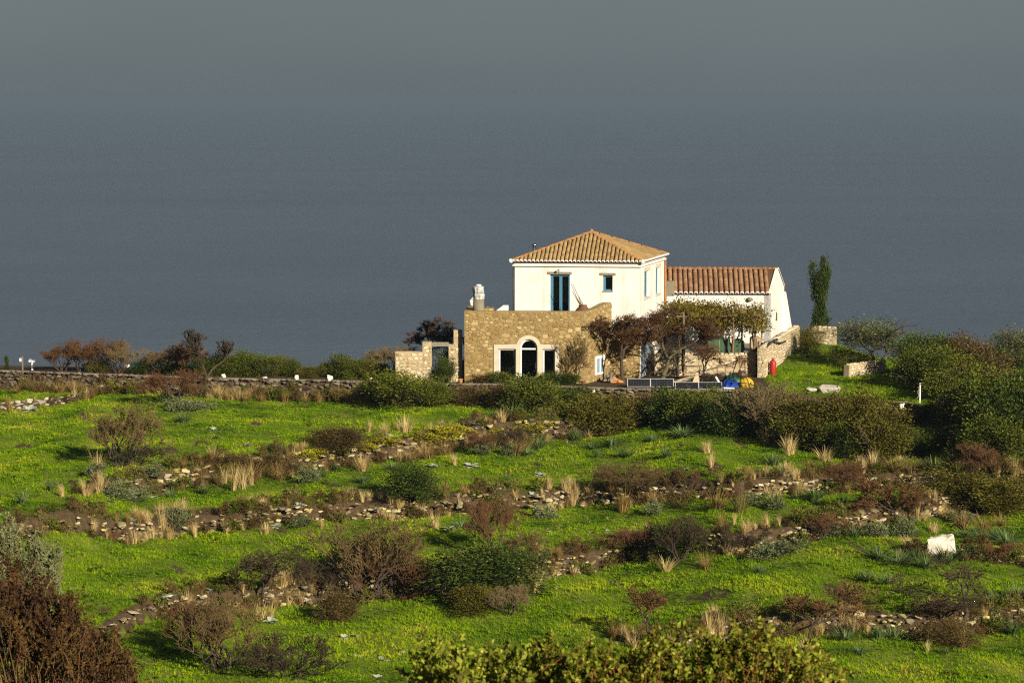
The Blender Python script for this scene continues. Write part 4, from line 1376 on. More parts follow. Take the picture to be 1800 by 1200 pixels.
def flowerpot(px, py, h_px, label, mat=M_orange):
    Y = CAMZ / -ray(px, py)[2]; s_ = h_px * Y / F; x = XZ(px, Y)
    o = empty('flower_pot', (x, Y, 0), 0, label, 'flower pot')
    m_ = MB(); m_.lathe([(s_ * .32, 0), (s_ * .46, s_ * .8), (s_ * .40, s_ * .8)], (0, 0, 0), 14); link('body', m_.mesh('body', mat, True), o)
    m_ = MB(); m_.lathe([(s_ * .46, s_ * .78), (s_ * .53, s_ * .8), (s_ * .53, s_), (s_ * .44, s_), (s_ * .42, s_ * .8)], (0, 0, 0), 14); link('rim', m_.mesh('rim', mat, True), o)


flowerpot(809, 673.5, 8, 'small orange flower pot at the terrace corner by the gateway bush')
flowerpot(1026, 677, 8, 'small clay flower pot at the foot of the stone return wall', M_clay)

# green water tank and others up in the yard
def tank(px0, px1, py0, py1, Y, mat, label, name='water_tank', bands_=3):
    x0_, x1_ = XZ(px0, Y), XZ(px1, Y); z1_ = zpx(py0, Y); z0_ = 1.32
    o = empty(name, ((x0_ + x1_) / 2, Y, z0_), 0, label, 'tank')
    m_ = MB(); rr2 = .18; pts = []
    W = x1_ - x0_; H2 = z1_ - z0_
    for cx_, cz_, a0 in ((W - rr2, rr2, -90), (W - rr2, H2 - rr2, 0), (rr2, H2 - rr2, 90), (rr2, rr2, 180)):
        for k in range(5):
            a = R(a0 + 90 * k / 4); pts.append((cx_ + rr2 * math.cos(a), cz_ + rr2 * math.sin(a)))
    m_.prism(pts, lambda u, d, z: (x0_ + u, Y + d, z0_ + z), 0, 1.0); m_.build('body', mat, o, bevel=.0)
    for k in range(bands_):
        u = W * (k + 1) / (bands_ + 1)
        m_ = MB(); m_.box(x0_ + u - .025, x0_ + u + .025, Y - .02, Y - .001, z0_ + .05, z1_ - .05); m_.build('strap', M_lintel if k % 2 else M_dark, o)
    m_ = MB(); m_.tube(((x0_ + x1_) / 2, Y + .5, z1_ - .01), ((x0_ + x1_) / 2, Y + .5, z1_ + .06), .18, n=14); m_.build('lid', mat, o)


tank(1246, 1286, 596, 620, 165.4, M_tank, 'wide dark green water tank above the courtyard wall')
tank(1290, 1311, 598, 620, 165.9, M_tank, 'narrow dark green tank between the pergola posts', bands_=1)
tank(1322, 1341, 593, 615, 166.6, M_cloth, 'tan covered drum at the right end of the courtyard', 'covered_drum', 1)
mb = MB(); mb.path([tuple(P(px, py, Y)) for px, py, Y in ((1347, 611, 163.4), (1353, 604, 164.5), (1360, 598, 165.6), (1366, 596, 166.6), (1362, 601, 166.0), (1372, 603, 168), (1380, 600, 169.5))], .07, 8)
tag(mb.build('black_hose', M_dark, None, True), 'thick black hose draped along the top of the boundary wall', 'hose')
crumple('grey_sheet', 1344, 609, 22, 10, .7, 165.5, M_concrete, 'grey sheet bundled behind the black hose', 'sheet', 5).location.z = 1.5
# tools leaning on the courtyard wall
for px, lab in ((1303, 'taller rusty pole leaning on the courtyard wall'), (1312, 'shorter rusty pole leaning on the courtyard wall beside the float')):
    mb = MB(); mb.tube((XZ(px + 1, 162.6), 162.6, 0), (XZ(px - 1, 163.5), 163.5, zpx(625 if px < 1310 else 632, 163.5)), .03, n=6)
    tag(mb.build('leaning_pole', M_wood), lab, 'pole')

# pergola frame
perg = empty('pergola', (XZ(1265, 167), 167, 1.32), 0, 'rough timber pergola under the yellowing vine in front of the outbuilding', 'pergola')
zp = 3.75
for px, Y, z0_ in ((1203, 163.0, 0), (1290, 164.8, 1.32), (1328, 164.8, 1.32), (1305, 168.5, 1.32), (1250, 168.5, 1.32), (1190, 168.5, 1.32), (1340, 168.5, 1.32)):
    mb = MB(); x = XZ(px, Y); mb.path([(x, Y, z0_), (x + .04, Y, (z0_ + zp) / 2), (x - .02, Y, zp + rh.uniform(.05, .5))], .07, 7); mb.build('post', M_wood, perg)
for Y in (164.8, 168.5):
    mb = MB(); mb.tube((XZ(1186, Y), Y, zp), (XZ(1345, Y), Y, zp + .05), .05, n=7); mb.build('beam', M_wood, perg)
for k in range(7):
    px = 1192 + 25 * k
    mb = MB(); mb.tube((XZ(px, 164.5), 164.4, zp + .09), (XZ(px, 168.8), 169.0, zp + .12), .035, n=6); mb.build('rafter', M_wood, perg)

# ------------------------------------------------------------------ concrete kerb along the terrace edge
kx = np.linspace(XZ(-60, 166), XZ(1345, 156), 60)
ky = np.interp(kx, W1X, W1Y)
mb = MB()
for i in range(len(kx) - 1):
    y0_, y1_ = ky[i], ky[i + 1]
    mb.quadbox([(kx[i], y0_ - .08, -.02), (kx[i + 1], y1_ - .08, -.02), (kx[i + 1], y1_ + .32, -.02), (kx[i], y0_ + .32, -.02), (kx[i], y0_ - .08, .05), (kx[i + 1], y1_ - .08, .05), (kx[i + 1], y1_ + .32, .05), (kx[i], y0_ + .32, .05)])
bmk = mb.mesh('kerb', M_concrete)
bm = bmesh.new(); bm.from_mesh(bmk); bmesh.ops.remove_doubles(bm, verts=list(bm.verts), dist=.001)
seen_ = {}
for f_ in list(bm.faces):
    key = tuple(sorted(v.index for v in f_.verts)); seen_.setdefault(key, []).append(f_)
dup_ = [f_ for fs_ in seen_.values() if len(fs_) > 1 for f_ in fs_]
bmesh.ops.delete(bm, geom=dup_, context='FACES_ONLY'); bmesh.ops.recalc_face_normals(bm, faces=list(bm.faces)); bm.to_mesh(bmk); bm.free()
tag(link('kerb', bmk), kind='structure')

# ------------------------------------------------------------------ dry-stone terrace walls
rw_ = random.Random(11)


def line_y(L, x): return float(np.interp(x, L['X'], L['Y']))


def dry_wall(name, key, px0, px1, label, variants, size, courses, limit, lean=.0, keep=1.0, batter=.12, mat_scale=1.0, spread=.0, prefer=None, density=lambda px: 1.0):
    L = LN[key]
    xa = hitx(px0, key); xb = hitx(px1, key)
    xm = (xa + xb) / 2
    o = empty(name, (xm, line_y(L, xm), float(terrain(xm, line_y(L, xm) - L['w'] - .3))), 0, label, 'stone wall')
    items = []
    for c in range(courses):
        x = xa + rw_.uniform(0, .2)
        while x < xb:
            w_ = rw_.uniform(*size) * (1.5 if rw_.random() < .1 else 1)
            y = line_y(L, x + w_ / 2)
            px = 900 + F * (x + w_ / 2) / y
            if rw_.random() < keep * density(px):
                t_ = (c + .5) / courses + rw_.uniform(-.07, .07)
                yy = y - L['w'] * (1 - t_) * .9 + rw_.uniform(-.05, .05) - spread * rw_.random() ** 2
                ztop, zbot = float(terrain(x, y + .15)), float(terrain(x, y - L['w'] - .15))
                z = zbot + (ztop - zbot) * t_
                z = max(z, float(terrain(x + w_ / 2, yy)) + .015)
                h_ = min(w_ * rw_.uniform(.32, .62), (ztop - zbot) / courses * rw_.uniform(1.1, 1.9) + .04); d_ = w_ * rw_.uniform(.7, 1.1)
                sl = math.atan2(line_y(L, x + w_) - line_y(L, x), w_)
                rot = Matrix.Rotation(sl + rw_.uniform(-.3, .3), 4, 'Z') @ Matrix.Rotation(rw_.uniform(-.25, .25), 4, 'Y') @ Matrix.Rotation(rw_.uniform(-.3, .3), 4, 'X')
                M_ = Matrix.Translation((x + w_ / 2, yy, z)) @ rot @ Matrix.Diagonal((w_ * 1.02, d_, h_, 1))
                pri = w_ + (1 if (prefer and prefer(px)) else 0)
                items.append((pri, rw_.choice(variants), M_))
            x += w_ * rw_.uniform(.86, 1.05)
    put_pieces('stone', items, o, limit, 'small_stones')
    return o


def hitx(px, key):
    L = LN[key]
    xs = np.linspace(L['X'][0], L['X'][-1], 4000)
    ys = np.interp(xs, L['X'], L['Y'])
    p = 900 + F * xs / ys
    return float(xs[np.argmin(abs(p - px))])


def bump_(c, w_): return lambda px: max(.34, max(math.exp(-((px - a) / b_) ** 2) for a, b_ in zip(c, w_)))


dry_wall('terrace_wall', 'w1', -20, 1345, 'dark dry-stone retaining wall below the concrete kerb in front of the house', DRY, (.20, .44), 6, 300,
         prefer=lambda px: 370 < px < 660 or px < 90 or 1000 < px < 1120)
dry_wall('terrace_wall', 'w1', 1560, 1720, 'broken stretch of yellow-flecked stone wall at the white post', LICH, (.28, .55), 4, 90, keep=.9)
dry_wall('terrace_wall', 'wl', -20, 172, 'low run of bright pale boulders at the far left meadow edge', [rubble_stone(200 + i, M_palerubble) for i in range(8)], (.22, .50), 3, 80, density=lambda px: .95)
dry_wall('terrace_wall', 'w2', 128, 1005, 'upper rubble wall with yellow lichen below the top meadow', LICH, (.22, .52), 6, 300, keep=.85, spread=.4,
         density=bump_((200, 320, 560, 700, 800, 940), (70, 60, 90, 60, 60, 60)))
dry_wall('terrace_wall', 'w3', -20, 1830, 'middle rubble bank crossing the whole meadow', LICH, (.12, .38), 6, 300, keep=.75, spread=.9,
         density=bump_((230, 480, 680, 800, 960, 1060, 1150, 1380, 1440, 1640), (60, 80, 60, 60, 60, 60, 60, 60, 60, 80)))
dry_wall('terrace_wall', 'w4', 150, 1830, 'lower rubble bank running from the bottom left up to the right', LICH, (.12, .38), 6, 300, keep=.75, spread=.6,
         density=bump_((220, 300, 480, 560, 1000, 1300, 1420, 1500, 1640, 1690), (60, 60, 60, 60, 70, 70, 60, 50, 60, 50)))
dry_wall('terrace_wall', 'w5', 1660, 1830, 'short line of rubble right of the big white boulder', LICH, (.16, .4), 3, 120, keep=.6, spread=.3)
dry_wall('terrace_wall', 'w6', 1180, 1830, 'lowest dry-stone wall at the bottom right', LICH, (.18, .42), 4, 300, keep=.85, spread=.2,
         density=bump_((1250, 1480, 1520, 1580, 1750), (90, 70, 60, 60, 80)))


def boulder(name, px, py, wpx, hpx, mat, label, seed, dep=.8, cat='boulder', flat=.8, base=None):
    c = hit(px, py) if base is None else np.array(base)
    s_ = c[1] / F
    r = random.Random(seed)
    bm = bmesh.new()
    for i in range(22):
        p = Vector((r.gauss(0, 1), r.gauss(0, 1), r.gauss(0, 1))).normalized()
        k = (abs(p.x) ** 7 + abs(p.y) ** 7 + abs(p.z) ** 7) ** (-1 / 7)
        bm.verts.new(p * k * .5 * r.uniform(.72, 1.0))
    res = bmesh.ops.convex_hull(bm, input=list(bm.verts))
    bmesh.ops.delete(bm, geom=[g_ for g_ in res['geom_interior'] if isinstance(g_, bmesh.types.BMVert)], context='VERTS')
    bmesh.ops.bevel(bm, geom=list(bm.edges), offset=.03, segments=1, affect='EDGES', clamp_overlap=True)
    bmesh.ops.recalc_face_normals(bm, faces=list(bm.faces))
    me = bpy.data.meshes.new(name); bm.to_mesh(me); bm.free(); me.materials.append(mat)
    w_, h_ = wpx * s_, hpx * s_
    me.transform(Matrix.Translation((0, 0, h_ * .42)) @ Matrix.Diagonal((w_, w_ * dep, h_ * 1.16, 1)))
    o = link(name, me); o.location = c; o.rotation_euler = (0, 0, r.uniform(-.3, .3))
    return tag(o, label, cat)


c = hit(1654, 969); s_ = c[1] / F
mb = MB(); W_, H_ = 50 * s_, 30 * s_
mb.quadbox([(-W_ * .48, -.35, -.1), (W_ * .5, -.45, -.1), (W_ * .52, .4, -.1), (-W_ * .5, .4, -.1), (-W_ * .56, -.25, H_ * .72), (W_ * .40, -.32, H_ * .98), (W_ * .50, .38, H_ * 1.04), (-W_ * .36, .42, H_ * .84)])
me = mb.mesh('boulder', M_rock)
bm = bmesh.new(); bm.from_mesh(me); bmesh.ops.subdivide_edges(bm, edges=list(bm.edges), cuts=3, use_grid_fill=True)
rbo = random.Random(4)
for v_ in bm.verts: v_.co += Vector((rbo.gauss(0, .022), rbo.gauss(0, .022), rbo.gauss(0, .022)))
bmesh.ops.bevel(bm, geom=[e_ for e_ in bm.edges if len(e_.link_faces) == 2 and e_.calc_face_angle() > .9], offset=.05, segments=2, affect='EDGES', clamp_overlap=True)
bm.to_mesh(me); bm.free()
o = link('boulder', me); o.location = c; tag(o, 'big flat-topped white boulder on the lower right grass', 'boulder')
boulder('boulder', 1455, 690, 44, 17, M_greyrock, 'rounded pale grey boulder at the edge of the drive', 8, .9)
boulder('boulder', 1425, 690, 22, 10, M_greyrock, 'smaller flat grey boulder left of the rounded one', 9, .9)
boulder('boulder', 1786, 862, 12, 9, M_rock, 'small white rock at the right edge above the mound bush', 12)
boulder('boulder', 1586, 718, 16, 12, M_rock, 'round cream rock on the broken wall by the white post', 21)
boulder('boulder', 1043, 690, 9, 7, M_rock, 'small white rock in the retaining wall under the panels', 22)
# whitewashed stones set along the kerb
for k, (px, py, w_, h_, lab) in enumerate(((112, 645, 12, 8, 'low whitish stone behind the far left kerb'), (143, 646, 12, 7, 'flat white stone on the far left kerb left of the trapezoid one'),
        (176, 648, 17, 12, 'largest white trapezoid stone on the far left kerb'), (219, 648, 12, 7, 'small white stone right of the trapezoid stone on the kerb'),
        (390, 666, 9, 8, 'first white stone on the kerb right of the tall bare tree'), (463, 668, 10, 5, 'second flat white stone on the kerb below the hedge'),
        (519, 669, 8, 9, 'third upright white stone on the kerb below the hedge'), (578, 670, 11, 10, 'fourth and tallest white stone on the kerb below the hedge'), (651, 671, 6, 6, 'last tiny white stone on the kerb beside the big bush'))):
    Y = CAMZ / -ray(px, py)[2] + .15
    boulder('kerb_stone', px, py, w_, h_, M_whitewash, lab, 40 + k, .8, 'stone', base=(XZ(px, Y), Y, .06))

# white post with a wire stay at the right, small white fittings at the far left
c = hit(1617, 709)
post = empty('white_post', c, 0, 'slender white post standing among the bushes on the right', 'post')
mb = MB(); mb.box(-.035, .035, -.035, .035, -.1, 35 * c[1] / F); link('shaft', mb.mesh('shaft', M_whitepaint), post)
mb = MB(); mb.box(-.05, .05, -.05, .05, 35 * c[1] / F + .001, 35 * c[1] / F + .05); link('post_cap', mb.mesh('post_cap', M_whitepaint), post)
mb = MB(); mb.path([(-.02, -.06, .95), (-.16, -.1, .7), (-.08, -.12, .5), (-.2, -.1, .3)], .03, 5); link('strap', mb.mesh('strap', M_lintel), post)
Yl = 167.2
c = P(40, 652, Yl)
lp_ = empty('lamp_post', (c[0], Yl, 0), 0, 'dark garden post with a small white box at the far left', 'lamp post')
zt_ = P(40, 626, Yl)[2]
mb = MB(); mb.box(-.05, .05, -.05, .05, -.3, zt_); link('post', mb.mesh('post', M_wood), lp_)
mb = MB(); mb.box(-.2, -.06, -.12, .02, zt_ - .35, zt_ - .12); link('white_box', mb.mesh('white_box', M_whitepaint, bevel=.02), lp_)
mb = MB(); mb.path([(0, 0, zt_), (.1, 0, zt_ + .03), (.14, 0, zt_ - .05)], .02, 5); link('bracket', mb.mesh('bracket', M_dark), lp_)
c = P(57, 652, Yl); zt_ = P(57, 636, Yl)[2]
ws = empty('white_stand', (c[0], Yl, 0), 0, 'small white T-shaped stand near the left picture edge', 'stand')
mb = MB(); mb.box(-.05, .05, -.05, .05, -.3, zt_); link('leg', mb.mesh('leg', M_whitepaint), ws)
mb = MB(); mb.box(-.22, .2, -.12, .12, zt_ + .001, zt_ + .13); mb.lathe([(.06, .13), (.07, .18), (.02, .22)], (-.12, 0, zt_), 8); link('top', mb.mesh('top', M_whitepaint), ws)

# ------------------------------------------------------------------ plant meshes (unit size: height 1, width 1, foot at the origin)
def leaf_quads(P0, D, W_, L, w):
    """diamond leaves: base P0, direction D, width direction W_"""
    n = len(P0)
    L = np.asarray(L).reshape(-1, 1) * np.ones((n, 1)); w = np.asarray(w).reshape(-1, 1) * np.ones((n, 1))
    m_ = P0 + D * L * .5
    v = np.stack([P0, m_ + W_ * w * .5, P0 + D * L, m_ - W_ * w * .5], 1).reshape(-1, 3)
    f = np.arange(4 * n).reshape(n, 4)
    return v, f


def unit(a): return a / (np.linalg.norm(a, axis=-1, keepdims=True) + 1e-9)


def foliage(seed, nclump, per, leaf, mat, name='foliage', low=-.55, rough=.16, clump_r=.13, upright=.35, aspect=.5, core=.5, flat=1.0):
    r = np.random.default_rng(seed)
    nl = int(r.integers(6, 10))
    ang = r.uniform(0, 6.28, nl); rr = .30 * r.random(nl) ** .5
    lc = np.stack([np.cos(ang) * rr, np.sin(ang) * rr, r.uniform(.14, .56, nl)], -1)
    lr = r.uniform(.15, .30, nl) * (1.15 - .5 * lc[:, 2])
    lc = np.vstack([lc, [[0, 0, .30]]]); lr = np.append(lr, .30)
    pk = r.choice(len(lr), nclump * 2, p=lr ** 2 / (lr ** 2).sum())
    d = unit(r.standard_normal((nclump * 2, 3)) + np.array([0, 0, .25]))
    c = lc[pk] + d * lr[pk][:, None] * (core + (1 - core) * r.random(nclump * 2) ** .4)[:, None] * (1 + rough * .8 * r.standard_normal(nclump * 2))[:, None]
    ok = c[:, 2] > (.02 if low < -.3 else .12)
    c, d = c[ok][:nclump], d[ok][:nclump]
    wq = max(np.percentile(c[:, 0], 97) - np.percentile(c[:, 0], 3), np.percentile(c[:, 1], 97) - np.percentile(c[:, 1], 3))
    c[:, :2] *= .88 / wq; c[:, 2] *= .90 * flat / np.percentile(c[:, 2], 98)
    k = np.repeat(np.arange(len(c)), per)
    off = r.standard_normal((len(k), 3)) * clump_r * .55
    pos = c[k] + off
    pos[:, 2] = np.abs(pos[:, 2])
    outw = unit(d[k] * .7 + unit(off) * .9 + np.array([0, 0, upright]) + r.standard_normal((len(k), 3)) * .5)
    wd = unit(np.cross(outw, r.standard_normal((len(k), 3))))
    L = leaf * r.uniform(.65, 1.35, len(k))
    v, f = leaf_quads(pos, outw, wd, L, L * aspect)
    return np_mesh(name, v, f, mat)


def tubes(segs, name, mat, n=3):
    s = np.array([[*a, *b_, r0, r1] for a, b_, r0, r1 in segs])
    p0, p1 = s[:, 0:3], s[:, 3:6]
    d = unit(p1 - p0)
    a = unit(np.cross(d, np.array([.31, .57, .76])))
    c = np.cross(d, a)
    ang = 2 * np.pi * np.arange(n) / n
    ring = a[:, None, :] * np.cos(ang)[None, :, None] + c[:, None, :] * np.sin(ang)[None, :, None]
    v = np.concatenate([p0[:, None] + ring * s[:, 6][:, None, None], p1[:, None] + ring * s[:, 7][:, None, None]], 1)
    b_ = (np.arange(len(s)) * 2 * n)[:, None, None]
    i = np.arange(n); j = (i + 1) % n
    f = np.stack([i, j, n + j, n + i], -1)[None] + b_
    return np_mesh(name, v.reshape(-1, 3), f.reshape(-1, 4), mat, True)


def skeleton(seed, stems=1, levels=5, trunk=.25, spread=.7, kids=(2, 4), shrink=.72, r0=.03, rtip=.004, wiggle=.22, up=.15, side=True, lean=(0, 0), nseg=3, tropism=0.0):
    """branching skeleton scaled to a unit box; returns (thick segments, thin segments)"""
    r = np.random.default_rng(seed)
    segs = []

    def grow(p, d, L, rad, lev):
        n = nseg
        kidn = r.integers(kids[0], kids[1] + 1)
        for i in range(n):
            d = unit(d + r.standard_normal(3) * wiggle + np.array([0, 0, up * .4 + tropism]))
            q_ = p + d * L / n
            ra, rb_ = rad * (1 - .35 * i / n), rad * (1 - .35 * (i + 1) / n)
            segs.append((p, q_, max(ra, rtip), max(rb_, rtip), lev))
            p = q_
            if side and lev < levels - 1 and i > 0 and lev > 0 and r.random() < .55:
                dd = unit(d + unit(r.standard_normal(3)) * spread * 1.25)
                grow(p, dd, L * shrink * .7, rad * .45, lev + 1)
        if lev < levels - 1:
            for k in range(kidn):
                dd = unit(d + unit(r.standard_normal(3)) * spread + np.array([0, 0, up]))
                grow(p, dd, L * shrink * r.uniform(.75, 1.15), rad * .62, lev + 1)

    for k in range(stems):
        a = 2 * np.pi * (k + r.uniform(-.3, .3)) / stems
        tilt = 0 if stems == 1 else r.uniform(.25, .8)
        d = unit(np.array([math.cos(a) * tilt + lean[0], math.sin(a) * tilt + lean[1], 1.0]))
        grow(np.array([math.cos(a), math.sin(a), 0]) * (.03 if stems > 1 else 0), d, trunk * r.uniform(.8, 1.2), r0 * (1 if stems == 1 else .6), 0)
    allp = np.array([s[1] for s in segs])
    h = np.percentile(allp[:, 2], 99.5)
    w = (np.percentile(allp[:, 0], 98.5) - np.percentile(allp[:, 0], 1.5) + np.percentile(allp[:, 1], 98.5) - np.percentile(allp[:, 1], 1.5)) / 2
    sc_ = np.array([1 / w, 1 / w, 1 / h])
    out_ = [(a * sc_, b_ * sc_, ra, rb_, lev) for a, b_, ra, rb_, lev in segs]
    thick = [s[:4] for s in out_ if s[4] <= 1]
    thin = [s[:4] for s in out_ if s[4] > 1]
    return thick, thin


def tip_leaves(thin, seed, per, leaf, mat, name='foliage', frac=1.0, aspect=.55):
    r = np.random.default_rng(seed)
    pts = np.array([s[1] for s in thin])
    pts = pts[r.random(len(pts)) < frac]
    k = np.repeat(np.arange(len(pts)), per)
    pos = pts[k] + r.standard_normal((len(k), 3)) * leaf * .7
    d = unit(r.standard_normal((len(k), 3)) + np.array([0, 0, .3])); w_ = unit(np.cross(d, r.standard_normal((len(k), 3))))
    L = leaf * r.uniform(.6, 1.3, len(k))
    v, f = leaf_quads(pos, d, w_, L, L * aspect)
    return np_mesh(name, v, f, mat)


def blades(seed, n, spread, mat, name='blades', width=.03, bend=.35, hmin=.5, base=.08, seg=3, curve=1.0):
    """fan of arching grass or strap leaves"""
    r = np.random.default_rng(seed)
    V_, F_ = [], []
    for k in range(n):
        a = r.uniform(0, 2 * np.pi); out_ = np.array([math.cos(a), math.sin(a), 0])
        L = r.uniform(hmin, 1.0); lean = spread * r.random() ** .6
        p = out_ * base * r.random() + np.array([0, 0, -.02])
        side_ = np.array([-out_[1], out_[0], 0]) * width * .5
        ang = lean * .5
        b_ = len(V_)
        for s in range(seg + 1):
            t_ = s / seg
            wv = side_ * (1 - t_ * .92)
            V_ += [p - wv, p + wv]
            ang2 = ang + bend * lean * curve * t_ * 2.2
            p = p + (out_ * math.sin(ang2) + np.array([0, 0, math.cos(ang2)])) * L / seg
        for s in range(seg):
            i = b_ + 2 * s
            F_.append((i, i + 1, i + 3, i + 2))
    return np_mesh(name, np.array(V_), np.array(F_), mat)


# ---- libraries: every kind has a few variants, each a list of (part name, mesh)
LIB = {}


def bush_variant(seed, mat, nclump, per, leaf, stem_mat=M_bark, **kw):
    fm = foliage(seed, nclump, per, leaf, mat, **kw)
    th, tn = skeleton(seed + 900, stems=5, levels=3, trunk=.3, spread=.6, kids=(2, 3), r0=.03, rtip=.006)
    sm = tubes([(a * .8, b_ * .8, r0, r1) for a, b_, r0, r1 in th + tn], 'stems', stem_mat)
    return [('foliage', fm), ('stems', sm)]


for nm, mat in (('dark', L_dark), ('mid', L_mid), ('olive', L_olive), ('brown', L_brown)):
    LIB[nm] = [bush_variant(s * 7 + len(nm), mat, 130, 70, .042, core=.62) for s in range(5)]          # big bushes, several metres
    LIB[nm + '_s'] = [bush_variant(s * 7 + 50 + len(nm), mat, 60, 45, .075) for s in range(2)]   # small bushes
LIB['silver'] = [bush_variant(300 + s, L_silver, 80, 80, .05, aspect=.32, upright=.8) for s in range(2)]
LIB['silver_s'] = [bush_variant(310 + s, L_silver, 55, 30, .10, aspect=.4, upright=1.0, clump_r=.10) for s in range(3)]
LIB['cushion'] = [bush_variant(330 + s, L_yellow, 45, 30, .09, aspect=.7, upright=1.0, flat=.9) for s in range(2)]


def bare_variant(seed, twig, bark=M_bark, leaves=None, **kw):
    th, tn = skeleton(seed, **kw)
    parts = [('trunk', tubes(th, 'trunk', bark, 5)), ('crown', tubes(tn, 'crown', twig, 3))]
    if leaves: parts.append(('leaves', tip_leaves(tn, seed, *leaves)))
    return parts


SH = dict(stems=9, levels=6, trunk=.24, spread=.50, kids=(2, 3), shrink=.76, r0=.026, rtip=.0026, up=.26, wiggle=.17)
LIB['bare_brown'] = [bare_variant(400 + s, M_twigbrown, **SH) for s in range(3)]
LIB['bare_red'] = [bare_variant(410 + s, M_twigred, **SH) for s in range(3)]
LIB['bare_redleaf'] = [bare_variant(420 + s, M_twigred, leaves=(1, .026, L_rust, 'leaves', .30), **SH) for s in range(2)]
LIB['bare_dark'] = [bare_variant(430 + s, M_twigdark, **SH) for s in range(2)]
LIB['bare_grey'] = [bare_variant(440 + s, M_twiggrey, stems=14, levels=6, trunk=.26, spread=.42, kids=(2, 3), shrink=.76, r0=.02, rtip=.0026, up=.36, wiggle=.14) for s in range(2)]
TR = dict(stems=1, levels=8, trunk=.30, spread=.74, kids=(2, 3), shrink=.74, r0=.036, rtip=.0030, up=.20, wiggle=.20)
M_twigalmond = surface('almond_twig', [(.2, (.034, .015, .006)), (.8, (.155, .072, .024))], 3, bump=0)
LIB['almond'] = [bare_variant(450 + s, M_twigalmond, M_bark if s == 0 else M_barkgreen, leaves=(1, .020, L_rust, 'leaves', .45), **TR) for s in range(2)]
TD = dict(stems=1, levels=7, trunk=.32, spread=.85, kids=(2, 3), shrink=.72, r0=.030, rtip=.0034, up=.02, wiggle=.26)
LIB['tree_dark'] = [bare_variant(470 + s, M_twigdark, M_bark, **TD) for s in range(2)]
LIB['tree_red'] = [bare_variant(480 + s, M_twigred, M_bark, leaves=(1, .03, L_rust, 'leaves', .4), stems=1, levels=6, trunk=.30, spread=.6, kids=(2, 4), shrink=.72, r0=.030, rtip=.0045, up=.2, wiggle=.2) for s in range(2)]
LIB['tree_tall'] = [bare_variant(490, M_twigdark, M_bark, stems=1, levels=8, trunk=.34, spread=.52, kids=(2, 3), shrink=.72, r0=.040, rtip=.0045, up=.28, wiggle=.18)]
LIB['tuft'] = [[('blades', blades(500 + s, (120, 80, 150, 60, 110, 90)[s], (.75, .55, .95, .6, .85, .5)[s], L_straw, width=.026, bend=.45, hmin=(.35, .5, .25, .6, .3, .4)[s], base=(.16, .12, .25, .1, .3, .14)[s], seg=3))] for s in range(6)]
LIB['tuft_brown'] = [[('blades', blades(510 + s, 130, 1.0, L_strawbrown, width=.018, bend=.35, hmin=.4, base=.16, seg=2))] for s in range(3)]
LIB['tuft_green'] = [[('blades', blades(520 + s, 130, 1.05, L_strawgreen, width=.02, bend=.35, hmin=.4, base=.2, seg=2))] for s in range(2)]
LIB['aspho'] = [[('leaves', blades(530 + s, 74, 1.35, L_aspho, 'leaves', width=.058, bend=.42, hmin=.65, base=.15, seg=4))] for s in range(3)]


def thistle(seed):
    r = np.random.default_rng(seed)
    V_, F_ = [], []
    for k in range(11):
        a = k * 2.4 + r.uniform(-.2, .2); o_ = np.array([math.cos(a), math.sin(a), 0]); s_ = np.array([-o_[1], o_[0], 0])
        L = r.uniform(.35, .55); el = r.uniform(.15, 1.1)
        prev = np.array([0, 0, .05]); b_ = len(V_)
        for i, w_ in enumerate((.05, .15, .11, .16, .10, .01)):
            t_ = i / 5
            p = prev + (o_ * math.cos(el - t_ * .8) + np.array([0, 0, math.sin(el - t_ * .8)])) * L / 5
            up_ = np.array([0, 0, .05])
            V_ += [p - s_ * w_ + up_, p, p + s_ * w_ + up_]
            prev = p
        for i in range(5):
            q_ = b_ + 3 * i
            F_ += [(q_, q_ + 1, q_ + 4, q_ + 3), (q_ + 1, q_ + 2, q_ + 5, q_ + 4)]
    return [('leaves', np_mesh('leaves', np.array(V_), np.array(F_), L_thistle))]


LIB['thistle'] = [thistle(550 + s) for s in range(3)]

# ------------------------------------------------------------------ placing
used = {}
ORD = ['first', 'second', 'third', 'fourth', 'fifth', 'sixth', 'seventh', 'eighth', 'ninth', 'tenth', 'eleventh', 'twelfth', 'thirteenth', 'fourteenth', 'fifteenth', 'sixteenth',
       'seventeenth', 'eighteenth', 'nineteenth', 'twentieth'] + ['twenty-' + x for x in ('first', 'second', 'third', 'fourth', 'fifth', 'sixth', 'seventh', 'eighth', 'ninth')] + ['thirtieth'] + \
      ['thirty-' + x for x in ('first', 'second', 'third', 'fourth', 'fifth', 'sixth', 'seventh', 'eighth', 'ninth')]
rp = random.Random(21)


def plant(name, lib, px, py, hpx, wpx, label, cat, group=None, base=None, sink=.03, dep=1.0, variant=None, rz=None):
    """stand a plant with its foot at a picture point; height and width in picture pixels"""
    c = hit(px, py) if base is None else np.array(base, float)
    s_ = c[1] / F
    v = LIB[lib]
    parts = v[variant if variant is not None else used.get(lib, 0) % len(v)]
    used[lib] = used.get(lib, 0) + 1
    h_, w_ = hpx * s_, wpx * s_
    o = empty(name, (c[0], c[1], c[2] - sink * h_), rp.uniform(0, 6.28) if rz is None else rz, label, cat, group)
    if 'tuft' in lib or lib in ('aspho', 'thistle', 'silver_s', 'cushion'):
        f1, f2 = rp.uniform(.72, 1.30), rp.uniform(.8, 1.35)
        h_ *= f1; w_ *= f2
        o.rotation_euler = (rp.gauss(0, .10), rp.gauss(0, .10), o.rotation_euler[2])
    for pn, me in parts:
        p = link(pn, me, o)
        p.scale = (w_, w_ * dep * rp.uniform(.85, 1.2), h_)
    return o


